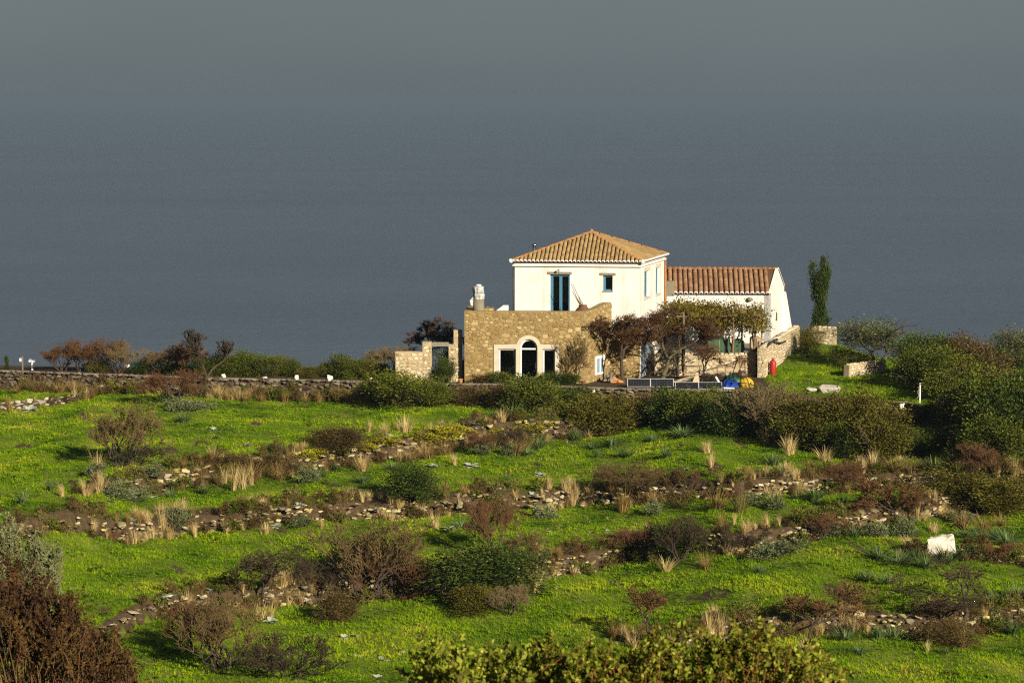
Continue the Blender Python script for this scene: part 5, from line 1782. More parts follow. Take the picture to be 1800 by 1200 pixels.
def at(px, py, Y):                              # a point on the ground behind the wall line, seen over it
    x = XZ(px, Y)
    return (x, Y, float(terrain(x, Y)))


def behind(px, dy):
    """ground point dy metres behind the kerb in the column px"""
    x = XZ(px, 162); y = float(np.interp(x, W1X, W1Y)) + dy
    x = XZ(px, y)
    return (x, y, float(terrain(x, y)))


G_hedge = 'bushes of the hedge behind the kerb'
for k, (px, top, w_, lib) in enumerate(((402, 620, 62, 'mid'), (436, 615, 52, 'mid'), (470, 622, 56, 'mid'), (508, 630, 50, 'mid'), (545, 642, 44, 'olive'), (582, 636, 46, 'mid'), (618, 622, 60, 'mid'), (655, 630, 66, 'olive'))):
    b_ = behind(px, 1.8 + (k % 2) * .8)
    yb = 600 - F * 0
    hp = (P(px, top, b_[1])[2] - b_[2]) * F / b_[1]
    plant('evergreen_bush', lib, px, 0, hp, w_ * 1.15, '%s evergreen bush from the left in the hedge behind the kerb' % ORD[k], 'bush', G_hedge, base=b_)

B = [  # name, library, px, py(base), height, width, label, category
    ('evergreen_bush', 'mid', 712, 716, 68, 140, 'big rounded green bush in front of the gate wall', 'bush'),
    ('evergreen_bush', 'mid', 762, 712, 48, 70, 'lower green bush right of the big rounded one', 'bush'),
    ('evergreen_bush', 'olive', 668, 706, 44, 60, 'yellowish bush at the right end of the kerb stones', 'bush'),
    ('scrub_bush', 'brown', 830, 712, 36, 70, 'brown scrub bush growing at the foot of the retaining wall', 'bush'),
    ('scrub_bush', 'brown', 876, 714, 38, 60, 'second brown scrub bush left of the bush under the arch', 'bush'),
    ('evergreen_bush', 'mid', 938, 722, 62, 110, 'green bush below the arched garden door', 'bush'),
    ('evergreen_bush', 'dark', 1000, 718, 40, 80, 'dark bluish bush right of the one below the arch', 'bush'),
    ('evergreen_bush', 'olive', 1058, 768, 76, 120, 'broad olive bush at the right end of the upper rubble wall', 'bush'),
    ('scrub_bush', 'brown', 1125, 750, 56, 70, 'russet scrub bush between the olive bush and the long hedge', 'bush'),
    ('evergreen_bush', 'dark', 1180, 748, 66, 100, 'left dark bush of the clump below the solar panels', 'bush'),
    ('evergreen_bush', 'mid', 1235, 752, 70, 100, 'middle green bush of the clump below the leaning panel', 'bush'),
    ('evergreen_bush', 'dark', 1288, 764, 76, 90, 'dark bush below the yellow float', 'bush'),
    ('evergreen_bush', 'olive', 1330, 752, 74, 90, 'olive bush behind the twiggy grey dome shrub', 'bush'),
    ('twiggy_shrub', 'bare_grey', 1362, 776, 104, 150, 'dome of dense grey-brown bare twigs below the drive', 'shrub'),
    ('evergreen_bush', 'olive', 1425, 786, 96, 120, 'yellow-green bush right of the twiggy grey dome', 'bush'),
    ('evergreen_bush', 'mid', 1468, 792, 70, 90, 'mid green bush at the grass edge right of the twiggy dome', 'bush'),
    ('evergreen_bush', 'olive', 1505, 790, 104, 120, 'tall brownish olive bush below the boulders', 'bush'),
    ('evergreen_bush', 'olive', 1545, 806, 96, 110, 'olive bush left of the broken wall', 'bush'),
    ('evergreen_bush', 'dark', 1505, 808, 50, 70, 'low dark green bush at the edge of the right grass', 'bush'),
    ('evergreen_bush', 'dark', 1600, 800, 52, 80, 'low dark green bush under the broken wall', 'bush'),
    ('scrub_bush', 'brown', 1645, 756, 50, 70, 'brown bush growing between the two ends of the broken wall', 'bush'),
    ('evergreen_bush', 'dark', 1650, 792, 44, 70, 'small dark bush below the yellow-flecked rubble', 'bush'),
    ('evergreen_bush', 'mid', 1680, 704, 76, 110, 'green bush behind the white post', 'bush'),
    ('evergreen_bush', 'mid', 1735, 760, 110, 150, 'large glossy green bush right of the white post', 'bush'),
    ('evergreen_bush', 'dark', 1790, 800, 140, 150, 'large dark bush at the right picture edge', 'bush'),
    ('evergreen_bush', 'mid', 1745, 818, 90, 120, 'green bush above the red-brown shrub on the right', 'bush'),
    ('evergreen_bush', 'mid', 1622, 684, 78, 100, 'dark-shadowed green bush in front of the olive tree', 'bush'),
    ('evergreen_bush', 'mid', 1640, 676, 74, 110, 'green bush between the olive tree and the white post', 'bush'),
    ('scrub_bush', 'brown', 1740, 700, 84, 110, 'reddish brown bush on the right skyline', 'bush'),
    ('scrub_bush', 'brown', 1785, 716, 66, 90, 'brownish bush below the far right olive', 'bush'),
    ('evergreen_bush', 'mid', 1497, 645, 34, 66, 'small round green bush behind the low white wall', 'bush'),
    ('evergreen_bush', 'dark', 722, 882, 74, 112, 'solitary dark round bush on the middle meadow', 'bush'),
    ('evergreen_bush', 'dark', 838, 1052, 100, 185, 'wide dark juniper-like bush on the lower bank', 'bush'),
    ('scrub_bush', 'olive', 830, 1078, 50, 90, 'small yellowish bush at the foot of the wide dark bush', 'bush'),
    ('twiggy_shrub', 'bare_grey', 895, 1080, 52, 80, 'low grey twig dome right under the wide dark bush', 'shrub'),
    ('evergreen_bush', 'dark', 1192, 976, 66, 84, 'dark spiky bush on the lower bank right of centre', 'bush'),
    ('evergreen_bush', 'olive', 1690, 874, 52, 120, 'left half of the low olive mound at right', 'bush'),
    ('evergreen_bush', 'olive', 1765, 902, 66, 120, 'right half of the low olive mound at right', 'bush'),
    ('evergreen_bush', 'mid', 1003, 712, 26, 44, 'small green bush at the foot of the dark bluish one', 'bush'),
    ('evergreen_bush', 'olive', 1418, 622, 50, 44, 'ivy bush climbing the end of the boundary wall', 'bush'),
    ('evergreen_bush', 'dark', 1612, 664, 80, 100, 'dark rounded bush right of the silvery olive tree', 'bush'),
    ('evergreen_bush', 'mid', 1655, 664, 72, 100, 'green bush on the skyline behind the white post', 'bush'),
    ('scrub_bush', 'brown', 1705, 672, 86, 100, 'reddish bush leading the right skyline', 'bush'),
    ('evergreen_bush', 'dark', 1770, 668, 60, 90, 'dark bush on the skyline left of the edge olive', 'bush'),
    ('evergreen_bush', 'mid', 1690, 760, 90, 120, 'glossy green bush just right of the white post foot', 'bush'),
    ('evergreen_bush', 'dark', 1800, 745, 100, 120, 'dark bush cut by the right edge below the brownish one', 'bush'),
    # bare shrubs and trees
    ('bare_tree', 'tree_tall', 352, 698, 122, 76, 'tall bare dark tree standing over the kerb at left', 'tree'),
    ('bare_shrub', 'bare_red', 300, 712, 66, 100, 'reddish bare shrub at the foot of the tall bare tree', 'shrub'),
    ('bare_shrub', 'bare_brown', 214, 820, 118, 140, 'fan-shaped bare bush casting a long shadow on the left meadow', 'shrub'),
    ('bare_shrub', 'bare_dark', 245, 818, 44, 66, 'small dark bare shrub at the right foot of the fan-shaped bush', 'shrub'),
    ('bare_tree', 'tree_dark', 466, 1066, 118, 150, 'dark bare tree with level branches at lower left', 'tree'),
    ('bare_shrub', 'bare_brown', 640, 1052, 150, 220, 'largest brown twig shrub on the lower bank', 'shrub'),
    ('bare_shrub', 'bare_red', 690, 1050, 90, 130, 'reddish twig shrub at the right side of the largest brown one', 'shrub'),
    ('bare_shrub', 'bare_dark', 560, 1046, 70, 110, 'dark twig shrub at the left side of the largest brown one', 'shrub'),
    ('bare_shrub', 'bare_brown', 395, 1180, 130, 170, 'brown twig shrub at the bottom left', 'shrub'),
    ('bare_shrub', 'bare_red', 345, 1150, 100, 100, 'reddish twig shrub behind the bottom left brown one', 'shrub'),
    ('bare_shrub', 'bare_dark', 500, 1196, 80, 170, 'dark spreading twigs at the bottom edge left of centre', 'shrub'),
    ('bare_shrub', 'bare_red', 868, 972, 96, 80, 'upright red-brown twig shrub behind the wide dark bush', 'shrub'),
    ('bare_shrub', 'bare_brown', 920, 988, 60, 80, 'loose brown twig shrub right behind the wide dark bush', 'shrub'),
    ('bare_shrub', 'bare_red', 1108, 980, 56, 90, 'low red-brown shrub left of the dark spiky bush', 'shrub'),
    ('bare_shrub', 'bare_dark', 1196, 986, 80, 90, 'bare dark twigs rising through the dark spiky bush', 'shrub'),
    ('bare_shrub', 'bare_dark', 1300, 972, 50, 80, 'dark twig shrub beside the silvery cushion on the lower bank', 'shrub'),
    ('bare_shrub', 'bare_red', 1440, 948, 48, 90, 'low reddish shrub on the lower bank left of the red tree', 'shrub'),
    ('bare_tree', 'tree_red', 1572, 922, 92, 96, 'red-brown vase-shaped small tree on the right terrace', 'tree'),
    ('bare_shrub', 'bare_redleaf', 1602, 908, 50, 80, 'rusty shrub right behind the red-brown small tree', 'shrub'),
    ('bare_shrub', 'bare_red', 1728, 842, 66, 80, 'red-brown shrub under the large right bushes', 'shrub'),
    ('bare_shrub', 'bare_red', 1480, 858, 46, 110, 'dark red low shrub along the middle bank at right', 'shrub'),
    ('bare_shrub', 'bare_brown', 1140, 862, 48, 100, 'brown twig shrub on the middle bank in the centre', 'shrub'),
    ('bare_shrub', 'bare_brown', 1070, 860, 44, 70, 'small brown twig shrub with straw on the middle bank', 'shrub'),
    ('bare_tree', 'tree_red', 1138, 1122, 92, 90, 'thin sparse reddish tree behind the foreground leaves', 'tree'),
    ('bare_tree', 'tree_red', 1425, 1130, 100, 130, 'bushy dark red small tree beside the lowest wall', 'tree'),
    ('bare_tree', 'tree_dark', 1688, 1112, 124, 170, 'dark gnarled bare tree at the bottom right', 'tree'),
    ('bare_tree', 'tree_dark', 1662, 1104, 70, 120, 'leaning second trunk beside the gnarled bare tree', 'tree'),
    ('bare_shrub', 'bare_red', 1760, 990, 40, 70, 'reddish shrub on the rubble at the right edge', 'shrub'),
    ('bare_shrub', 'bare_dark', 905, 790, 40, 60, 'dark brown shrub on the upper rubble wall near its right end', 'shrub'),
    ('bare_shrub', 'bare_red', 850, 795, 36, 60, 'dark red shrub on the upper rubble wall beside the yellow cushions', 'shrub'),
    ('scrub_bush', 'brown', 480, 835, 42, 90, 'brown scrub cushion on the upper rubble wall left of centre', 'bush'),
    ('scrub_bush', 'brown', 590, 790, 38, 100, 'dark heathery cushion at the top edge of the upper rubble wall', 'bush'),
    ('scrub_bush', 'brown', 410, 828, 36, 80, 'heathery brown cushion below the left end of the top meadow', 'bush'),
    ('scrub_bush', 'brown', 590, 1090, 56, 80, 'dark brown hummock below the largest twig shrub', 'bush'),
    ('scrub_bush', 'brown', 1660, 1135, 40, 110, 'brown hummock at the foot of the gnarled bare tree', 'bush'),
]
for a in B: plant(*a)

# behind the kerb: bare shrubs on the skyline, tree behind the gate wall
for px, dy, top, w_, lib, lab in ((105, 1.2, 598, 60, 'bare_redleaf', 'leftmost rusty shrub behind the far left kerb'), (140, 1.4, 596, 70, 'bare_redleaf', 'second rusty shrub behind the far left kerb'),
        (172, 1.2, 594, 60, 'bare_redleaf', 'third rusty shrub with pale stems behind the far left kerb'), (205, 1.3, 600, 60, 'bare_grey', 'grey bare shrub right of the rusty shrubs on the skyline'),
        (285, 1.5, 606, 110, 'bare_brown', 'broad brown bare shrub behind the kerb at left'), (330, 1.2, 604, 80, 'bare_red', 'brown-red bare shrub behind the tall bare tree')):
    b_ = behind(px, dy)
    plant('bare_shrub', lib, px, 0, (P(px, top, b_[1])[2] - b_[2]) * F / b_[1], w_, lab, 'shrub', base=b_)
for px, top, w_, lab in ((170, 628, 46, 'small green bush among the rusty shrubs at left'), (262, 632, 60, 'low green bush behind the broad brown shrub'), (310, 630, 70, 'dark green bush behind the tall bare tree'), (365, 628, 60, 'green bush between the tall bare tree and the hedge')):
    b_ = behind(px, 1.6)
    plant('evergreen_bush', 'dark' if px > 200 else 'olive', px, 0, (P(px, top, b_[1])[2] - b_[2]) * F / b_[1], w_, lab, 'bush', base=b_)
b_ = (XZ(727, 165.5), 165.5, float(terrain(XZ(727, 165.5), 165.5)))
plant('bare_tree', 'almond', 727, 0, (P(727, 559, 165.5)[2] - b_[2]) * F / 165.5, 105, 'round leafless tree behind the stepped gate wall', 'tree', base=b_, variant=1)
b_ = (XZ(690, 165), 165, float(terrain(XZ(690, 165), 165)))
plant('bare_shrub', 'bare_grey', 690, 0, (P(690, 608, 165)[2] - b_[2]) * F / 165, 70, 'small grey shrub left of the leafless tree', 'shrub', base=b_)

# on the platform round the house
def plat(px, py):
    y = CAMZ / -ray(px, py)[2]
    return (XZ(px, y), y, 0)


plant('evergreen_bush', 'silver', 790, 0, 58, 62, 'silvery olive bush filling the square gateway', 'bush', base=(XZ(791, 161.3), 161.3, 0))
plant('evergreen_bush', 'dark', 782, 0, 44, 40, 'dark lower bush left in the square gateway', 'bush', base=(XZ(781, 159.9), 159.9, 0))
plant('scrub_bush', 'brown_s', 845, 0, 16, 36, 'little dry bush at the foot of the stone terrace wall', 'bush', base=plat(845, 673.5))
plant('evergreen_bush', 'mid_s', 888, 0, 22, 46, 'low green bush in front of the left garden window', 'bush', base=plat(888, 674))
plant('evergreen_bush', 'dark', 980, 0, 24, 60, 'dark bush in front of the right garden window', 'bush', base=plat(980, 674.5))
plant('bare_shrub', 'bare_brown', 1006, 0, 84, 64, 'bare fan-shaped shrub in front of the right garden window', 'shrub', base=plat(1006, 674.5))
plant('evergreen_bush', 'mid_s', 1010, 0, 20, 30, 'small green bush by the clay flower pot', 'bush', base=plat(1008, 675))
plant('almond_tree', 'almond', 1092, 0, 124, 128, 'left of the two spreading leafless trees in front of the house', 'tree', base=plat(1098, 673), variant=0, rz=.5)
plant('almond_tree', 'almond', 1168, 0, 130, 150, 'right and denser of the two leafless trees in front of the house', 'tree', base=plat(1166, 673), variant=1, rz=2.2)
plant('bare_tree', 'tree_dark', 1197, 0, 72, 90, 'thin bare tree in front of the courtyard wall', 'tree', base=plat(1192, 672))
plant('bare_tree', 'tree_red', 1245, 0, 66, 90, 'slender bare tree arching behind the dark brush', 'tree', base=plat(1236, 672))
plant('brush_pile', 'bare_dark', 1250, 0, 22, 50, 'dark pile of cut brush behind the leaning solar panel', 'brush', base=plat(1250, 672))
plant('brush_pile', 'bare_redleaf', 1300, 0, 18, 34, 'dark red brush heap behind the green tarp', 'brush', base=plat(1302, 668))

# vine over the pergola
def vine_mesh():
    r = np.random.default_rng(5)
    V_, F_, o_ = [], [], 0
    for k in range(290):
        u = r.random()
        px = 1178 + u * 165
        Y = r.uniform(164.4, 169.2)
        dens = 1.0 if px < 1290 else .45
        if r.random() > dens: continue
        z = 3.75 + r.normal(0, .22) + (.15 if px < 1260 else 0) - (.9 * r.random() if r.random() < .45 else 0)
        c = np.array([XZ(px, Y), Y, z])
        n = 70
        pos = c + r.standard_normal((n, 3)) * np.array([.36, .36, .20])
        d = unit(r.standard_normal((n, 3)) + np.array([0, -.3, -.1])); w_ = unit(np.cross(d, r.standard_normal((n, 3))))
        L = r.uniform(.08, .17, n)
        v, f = leaf_quads(pos, d, w_, L, L * .85)
        V_.append(v); F_.append(f + o_); o_ += len(v)
    return np.concatenate(V_), np.concatenate(F_)


vx = XZ(1240, 165)
vine = empty('grape_vine', (vx, 165.2, 1.32), 0, 'yellow-olive vine sprawling over the pergola', 'vine')
v, f = vine_mesh()
link('foliage', np_mesh('foliage', v - np.array([vx, 165.2, 1.32]), f, L_vine), vine)
sg = []
r5 = np.random.default_rng(6)
for k in range(46):
    a = np.array([XZ(r5.uniform(1185, 1345), 166), r5.uniform(164.5, 169), 3.8]); d = unit(np.array([r5.normal(), r5.normal() * .6, r5.normal() * .25]))
    for s in range(5):
        d = unit(d + r5.standard_normal(3) * np.array([.3, .3, .22])); b_ = a + d * .38
        sg.append((a, b_, .022 - .003 * s, .019 - .003 * s)); a = b_
for px, Y in ((1205, 163.2), (1290, 165.0), (1327, 165.0), (1300, 166)):
    a = np.array([XZ(px, Y), Y, 1.3 if px > 1210 else 0.0])
    while a[2] < 3.7:
        b_ = a + np.array([r5.normal() * .08, r5.normal() * .08, .4]); sg.append((a, b_, .05, .045)); a = b_
link('stems', tubes([(a - np.array([vx, 165.2, 1.32]), b_ - np.array([vx, 165.2, 1.32]), r0, r1) for a, b_, r0, r1 in sg], 'stems', M_bark, 5), vine)

# cypress: a narrow column with a ragged, forked top
def cypress_parts():
    r = np.random.default_rng(9)
    pos, dr = [], []
    for k in range(230):
        t_ = r.random() ** .9
        z = .02 + .78 * t_
        rad = .40 * (1 - .55 * t_) * (.75 + .5 * r.random()) * (.7 + .3 * math.sin(t_ * 9))
        a = r.uniform(0, 6.28)
        pos.append((math.cos(a) * rad * r.random() ** .4, math.sin(a) * rad * r.random() ** .4, z)); dr.append((math.cos(a) * .3, math.sin(a) * .3, 1))
    for (x, y, z0, z1) in ((-.34, .1, .5, .93), (.10, 0, .6, 1.0), (.26, .1, .6, .90), (-.02, -.1, .6, .82)):
        for k in range(16):
            t_ = k / 15
            pos.append((x * (.6 + .5 * t_) + r.normal() * .04, y + r.normal() * .04, z0 + (z1 - z0) * t_)); dr.append((0, 0, 1))
    for k in range(26):
        a = r.uniform(0, 6.28); pos.append((math.cos(a) * .42 + (.22 if k % 2 else -.05), math.sin(a) * .3, r.uniform(.0, .16))); dr.append((math.cos(a) * .5, math.sin(a) * .5, .8))
    pos, dr = np.array(pos), unit(np.array(dr))
    n = 62
    k = np.repeat(np.arange(len(pos)), n)
    p = pos[k] + r.standard_normal((len(k), 3)) * np.array([.07, .07, .022])
    d = unit(dr[k] + r.standard_normal((len(k), 3)) * .45); w_ = unit(np.cross(d, r.standard_normal((len(k), 3))))
    L = r.uniform(.016, .040, len(k))
    d = d * np.array([2.2, 2.2, 1.0]); w_ = w_ * np.array([2.2, 2.2, 1.0])
    v, f = leaf_quads(p, d, w_, L, L * .45)
    th = [((np.array([0, 0, 0.]), np.array([0, 0, .5]), .05, .03)), ((np.array([0, 0, .5]), np.array([.08, 0, .95]), .03, .01)), ((np.array([0, 0, .45]), np.array([-.3, .08, .88]), .025, .01))]
    return [('crown', np_mesh('crown', v, f, L_dark)), ('trunk', tubes(th, 'trunk', M_bark, 5))]


LIB['cypress'] = [cypress_parts()]
cy_ = (XZ(1444, 179.5), 179.5, float(terrain(XZ(1444, 179.5), 179.5)))
plant('cypress_tree', 'cypress', 1444, 0, (P(0, 450, 179.5)[2] - cy_[2]) * F / 179.5, 44, 'narrow dark cypress with a forked top behind the stone wall end', 'tree', base=cy_, rz=0)
b_ = behind(7, 1.0)
plant('cypress_tree', 'cypress', 7, 0, (P(0, 624, b_[1])[2] - b_[2]) * F / b_[1], 12, 'tiny cypress at the left picture edge', 'tree', base=b_)

# olive trees on the right skyline
th_, tn_ = skeleton(610, stems=2, levels=4, trunk=.35, spread=.7, kids=(2, 3), r0=.05, rtip=.008)
cm_ = foliage(611, 120, 85, .045, L_olivetree, 'crown', low=-.15, aspect=.3, core=.45, rough=.22)
cm_.transform(Matrix.Translation((0, 0, .30)) @ Matrix.Diagonal((1, 1, .70, 1)))
LIB['olive_tree'] = [[('trunk', tubes(th_ + tn_, 'trunk', M_bark, 5)), ('crown', cm_)]]
for px, py, h_, w_, lab in ((1540, 648, 88, 120, 'silvery olive tree with forked trunk on the right lawn'), (1800, 660, 84, 84, 'silvery olive tree cut by the right picture edge')):
    plant('olive_tree', 'olive_tree', px, py, h_, w_, lab, 'tree')

# ---- tufts, asphodels, thistles, cushions: explicit places, labelled by their order from the left in each stretch
ZN = {'w1': 'along the foot of the retaining wall', 'up': 'on the top meadow and its rubble wall', 'mid': 'on the middle terrace above the middle bank', 'low': 'between the middle and lower banks', 'bot': 'below the lower bank'}


def zone(px, py):
    c = hit(px, py)
    y = c[1]
    if float(np.interp(c[0], W1X, W1Y)) - y < 2.2: return 'w1'
    if y > np.interp(c[0], LN['w3']['X'], LN['w3']['Y']) + 12 or (y > np.interp(c[0], LN['w2']['X'], LN['w2']['Y']) - 2 and px < 1000): return 'up'
    if y > np.interp(c[0], LN['w3']['X'], LN['w3']['Y']) - .8: return 'mid'
    if y > np.interp(c[0], LN['w4']['X'], LN['w4']['Y']) - .8: return 'low'
    return 'bot'


def along(key, n, px0, px1, d0, d1, seed):
    """picture-independent scatter along a terrace edge, d metres in front of it; returns ground points"""
    r = random.Random(seed); L = LN[key]; out_ = []
    x0_, x1_ = hitx(px0, key), hitx(px1, key)
    for _ in range(n):
        x = r.uniform(x0_, x1_); y = line_y(L, x) - r.uniform(d0, d1)
        out_.append((x, y, float(terrain(x, y))))
    return out_


def to_px(c):
    d = np.array(c) - np.array([0, 0, CAMZ])
    w_ = d[1] * cp - d[2] * sp
    return 900 + F * d[0] / w_, 600 - F * (d[1] * sp + d[2] * cp) / w_


def colony(name, lib, desc, cat, pts, aspect, group):
    """pts: (px, py, hpx[, wpx]); unique ordinal labels inside each stretch"""
    zs = {}
    for p in pts: zs.setdefault(zone(p[0], p[1]), []).append(p)
    for z, ps in zs.items():
        ps.sort()
        for k, p in enumerate(ps):
            lab = '%s %s from the left %s' % (ORD[k % len(ORD)], desc, ZN[z])
            if len(ps) == 1: lab = 'only %s %s' % (desc, ZN[z])
            plant(name, lib, p[0], p[1], p[2], p[3] if len(p) > 3 else p[2] * aspect, lab, cat, group)


def scatter_px(key, n, px0, px1, d0, d1, h0, h1, seed):
    r = random.Random(seed + 1); out_ = []
    for c in along(key, n, px0, px1, d0, d1, seed):
        px, py = to_px(c)
        if -10 < px < 1810 and py < 1195: out_.append((px, py, r.uniform(h0, h1) * F / c[1]))
    return out_


tufts = [(648, 760, 28), (676, 762, 26), (712, 760, 30), (700, 758, 24), (637, 828, 36), (800, 818, 30), (1243, 795, 27), (1250, 824, 28), (1388, 798, 32, 40), (1450, 808, 34, 34), (1535, 822, 34, 24), (1510, 820, 20),
         (1582, 817, 22), (410, 862, 55, 30), (425, 857, 50, 26), (442, 852, 42, 24), (395, 850, 40), (285, 932, 46, 18), (565, 928, 24), (468, 936, 30), (765, 930, 34), (940, 1042, 58, 40), (465, 895, 20), (995, 872, 30), (955, 878, 22), (906, 876, 20),
         (1170, 1004, 34, 50), (1290, 922, 28, 14), (1370, 924, 26), (1350, 926, 26), (1583, 982, 27, 14), (1535, 942, 32), (1268, 1122, 52, 30), (1246, 1118, 48, 40), (1785, 832, 38, 36), (110, 872, 26, 20), (172, 838, 40, 36),
         (1300, 832, 18), (1326, 842, 16), (1350, 778, 40, 60), (1640, 935, 32), (1515, 1110, 30), (1525, 1118, 30), (1630, 1145, 24), (1107, 1132, 34, 14), (458, 1088, 36), (475, 1090, 30), (1420, 1150, 44, 50)]
tufts += scatter_px('w2', 16, 140, 1000, .4, 1.6, .5, 1.0, 71) + scatter_px('w3', 22, 20, 1780, -.6, 1.6, .4, .9, 72) + scatter_px('w4', 20, 200, 1780, -.4, 1.5, .4, .9, 73) + scatter_px('w6', 10, 1180, 1780, -.4, 1.2, .4, .8, 74)
colony('dry_grass_tuft', 'tuft', 'straw-pale dry grass tuft', 'grass tuft', [(q[0], q[1], q[2] * 1.12, (q[3] * 1.1 if len(q) > 3 else q[2] * .95)) for q in tufts], .8, 'pale dry grass tufts')
tufts_extra = 0
tb = [(750, 806, 48, 80), (720, 815, 40, 60), (780, 800, 36, 70), (905, 800, 44, 70), (920, 792, 36, 50), (440, 846, 44, 70), (490, 842, 40, 60), (350, 836, 36, 50), (540, 836, 34, 50), (1260, 894, 44, 80), (1095, 900, 46, 44), (1075, 860, 34, 60), (1120, 862, 30, 60),
      (1690, 930, 44, 60), (1730, 935, 40, 60), (1760, 925, 36, 50), (1690, 1140, 44, 60), (1240, 1000, 36, 50), (400, 1090, 60, 50), (430, 1085, 46, 40), (1600, 830, 36, 70), (1630, 822, 30, 60), (1570, 828, 26, 60)]
colony('brown_grass_clump', 'tuft_brown', 'brown dry grass clump', 'grass clump', tb, 1.0, 'brown dry grass clumps')
colony('green_grass_clump', 'tuft_green', 'yellow-green coarse grass clump', 'grass clump', [(1600, 905, 40, 60), (1300, 900, 46, 66), (1195, 892, 38, 50), (1480, 865, 26, 40), (860, 790, 30, 60), (380, 850, 36, 60), (530, 820, 30, 70)], 1.2, 'yellow-green grass clumps')
colony('wall_foot_grass', 'tuft_brown', 'tawny grass clump', 'grass clump', [(400, 704, 26, 40), (430, 706, 22, 40), (460, 706, 30, 40), (500, 706, 26, 36), (535, 706, 22, 40), (560, 707, 30, 40), (592, 707, 34, 36), (615, 708, 26, 40), (640, 706, 24, 36), (105, 690, 24, 60), (140, 688, 30, 60), (70, 690, 22, 50), (30, 690, 20, 50)], 1.4, 'tawny grass at the retaining wall')

asp = [(480, 790, 22, 46), (495, 796, 22, 40), (322, 742, 15, 36), (195, 690, 16, 34), (250, 690, 18, 30), (875, 736, 20, 36), (900, 732, 24, 44), (925, 728, 22, 40), (948, 722, 20, 40), (970, 730, 18, 40), (1010, 775, 20, 44), (1040, 790, 22, 40), (1075, 785, 24, 46), (1100, 802, 20, 36), (1050, 805, 20, 30),
       (1170, 806, 26, 46), (1145, 776, 16, 30), (1200, 768, 20, 44), (945, 790, 22, 44), (925, 800, 18, 34), (640, 850, 22, 44), (690, 826, 20, 44), (300, 875, 20, 40), (360, 868, 18, 34), (38, 886, 22, 36), (90, 862, 18, 28), (560, 838, 18, 40), (590, 830, 18, 40),
       (1360, 820, 26, 44), (1335, 836, 14, 40), (1375, 836, 16, 50), (1430, 880, 20, 40), (1400, 878, 20, 36), (1480, 890, 18, 40), (1520, 880, 18, 40), (1640, 826, 26, 60), (1680, 838, 20, 50), (1545, 816, 20, 40), (1765, 845, 22, 40), (1700, 850, 20, 36),
       (1335, 1008, 14, 34), (1525, 1020, 20, 40), (1560, 1026, 18, 44), (1545, 980, 22, 50), (1580, 990, 24, 50), (1610, 985, 24, 50), (1630, 1000, 26, 50), (1660, 990, 26, 50), (1690, 980, 24, 50), (1720, 985, 24, 50), (1700, 945, 24, 50), (1730, 955, 26, 50), (1755, 948, 22, 46), (1770, 960, 24, 46), (1600, 942, 18, 44), (1560, 940, 18, 44), (1500, 945, 18, 40),
       (1485, 1125, 26, 44), (1545, 1125, 28, 44), (1570, 1122, 28, 44), (1512, 1150, 22, 40), (1760, 1058, 30, 60), (1790, 1050, 30, 60), (1745, 1066, 26, 50), (1780, 1115, 30, 50), (1755, 1105, 30, 40), (1660, 1150, 20, 40), (1118, 1125, 20, 36), (815, 930, 16, 50), (850, 934, 16, 40)]
colony('asphodel', 'aspho', 'blue-green strap-leaved asphodel clump', 'asphodel', [(p[0], p[1], p[2] * 1.25, p[3] * 1.0) for p in asp], 1.5, 'asphodel clumps')

ths = [(52, 722, 12, 22), (168, 672, 10, 20), (375, 712, 11, 20), (430, 785, 14, 30), (445, 790, 12, 22), (342, 812, 12, 18), (376, 756, 8, 14), (690, 772, 14, 26), (720, 756, 10, 18), (820, 748, 18, 40), (838, 746, 14, 30), (760, 820, 14, 26), (828, 820, 12, 28), (950, 835, 12, 22), (892, 838, 10, 16), (935, 872, 12, 18), (880, 862, 10, 22),
       (1300, 838, 12, 22), (1220, 836, 12, 20), (1205, 826, 10, 20), (193, 882, 14, 22), (270, 876, 12, 22), (205, 925, 16, 22), (460, 905, 14, 18), (525, 890, 12, 20), (485, 925, 16, 24), (230, 918, 18, 20), (790, 930, 12, 24), (695, 932, 10, 20), (475, 1095, 26, 30), (285, 1068, 24, 30), (300, 1050, 20, 34), (310, 1078, 16, 24), (625, 1120, 12, 24),
       (670, 1162, 14, 24), (627, 1155, 14, 24), (710, 1148, 10, 18), (755, 1164, 14, 18), (665, 1195, 14, 24), (1000, 968, 14, 26), (965, 935, 10, 20), (1068, 935, 10, 26), (1010, 1005, 18, 20), (372, 1040, 14, 24), (1100, 842, 10, 18), (1040, 935, 8, 16), (605, 1122, 10, 20), (1500, 860, 10, 20), (1440, 868, 12, 24)]
colony('silver_thistle', 'thistle', 'silvery broad-leaved thistle rosette', 'thistle', [(a, b_, h_ * 1.2, w_ * .95) for a, b_, h_, w_ in ths], 1.6, 'silvery thistle rosettes')
sil = [(315, 935, 36, 40), (1345, 985, 38, 50), (1385, 976, 34, 56), (960, 910, 30, 36), (320, 722, 24, 40), (345, 720, 20, 40), (240, 880, 26, 50), (205, 876, 24, 44), (480, 830, 24, 40), (1590, 940, 30, 50), (1540, 945, 24, 44), (535, 925, 22, 34), (890, 800, 20, 26), (1690, 920, 24, 60), (1365, 895, 26, 40), (1320, 890, 30, 44), (545, 850, 30, 30), (850, 800, 18, 24), (1450, 945, 24, 40), (1150, 905, 22, 40), (260, 838, 24, 40), (165, 842, 24, 40)]
colony('silver_cushion', 'silver_s', 'pale grey-green rounded shrublet', 'shrublet', sil, 1.2, 'pale grey-green shrublets')
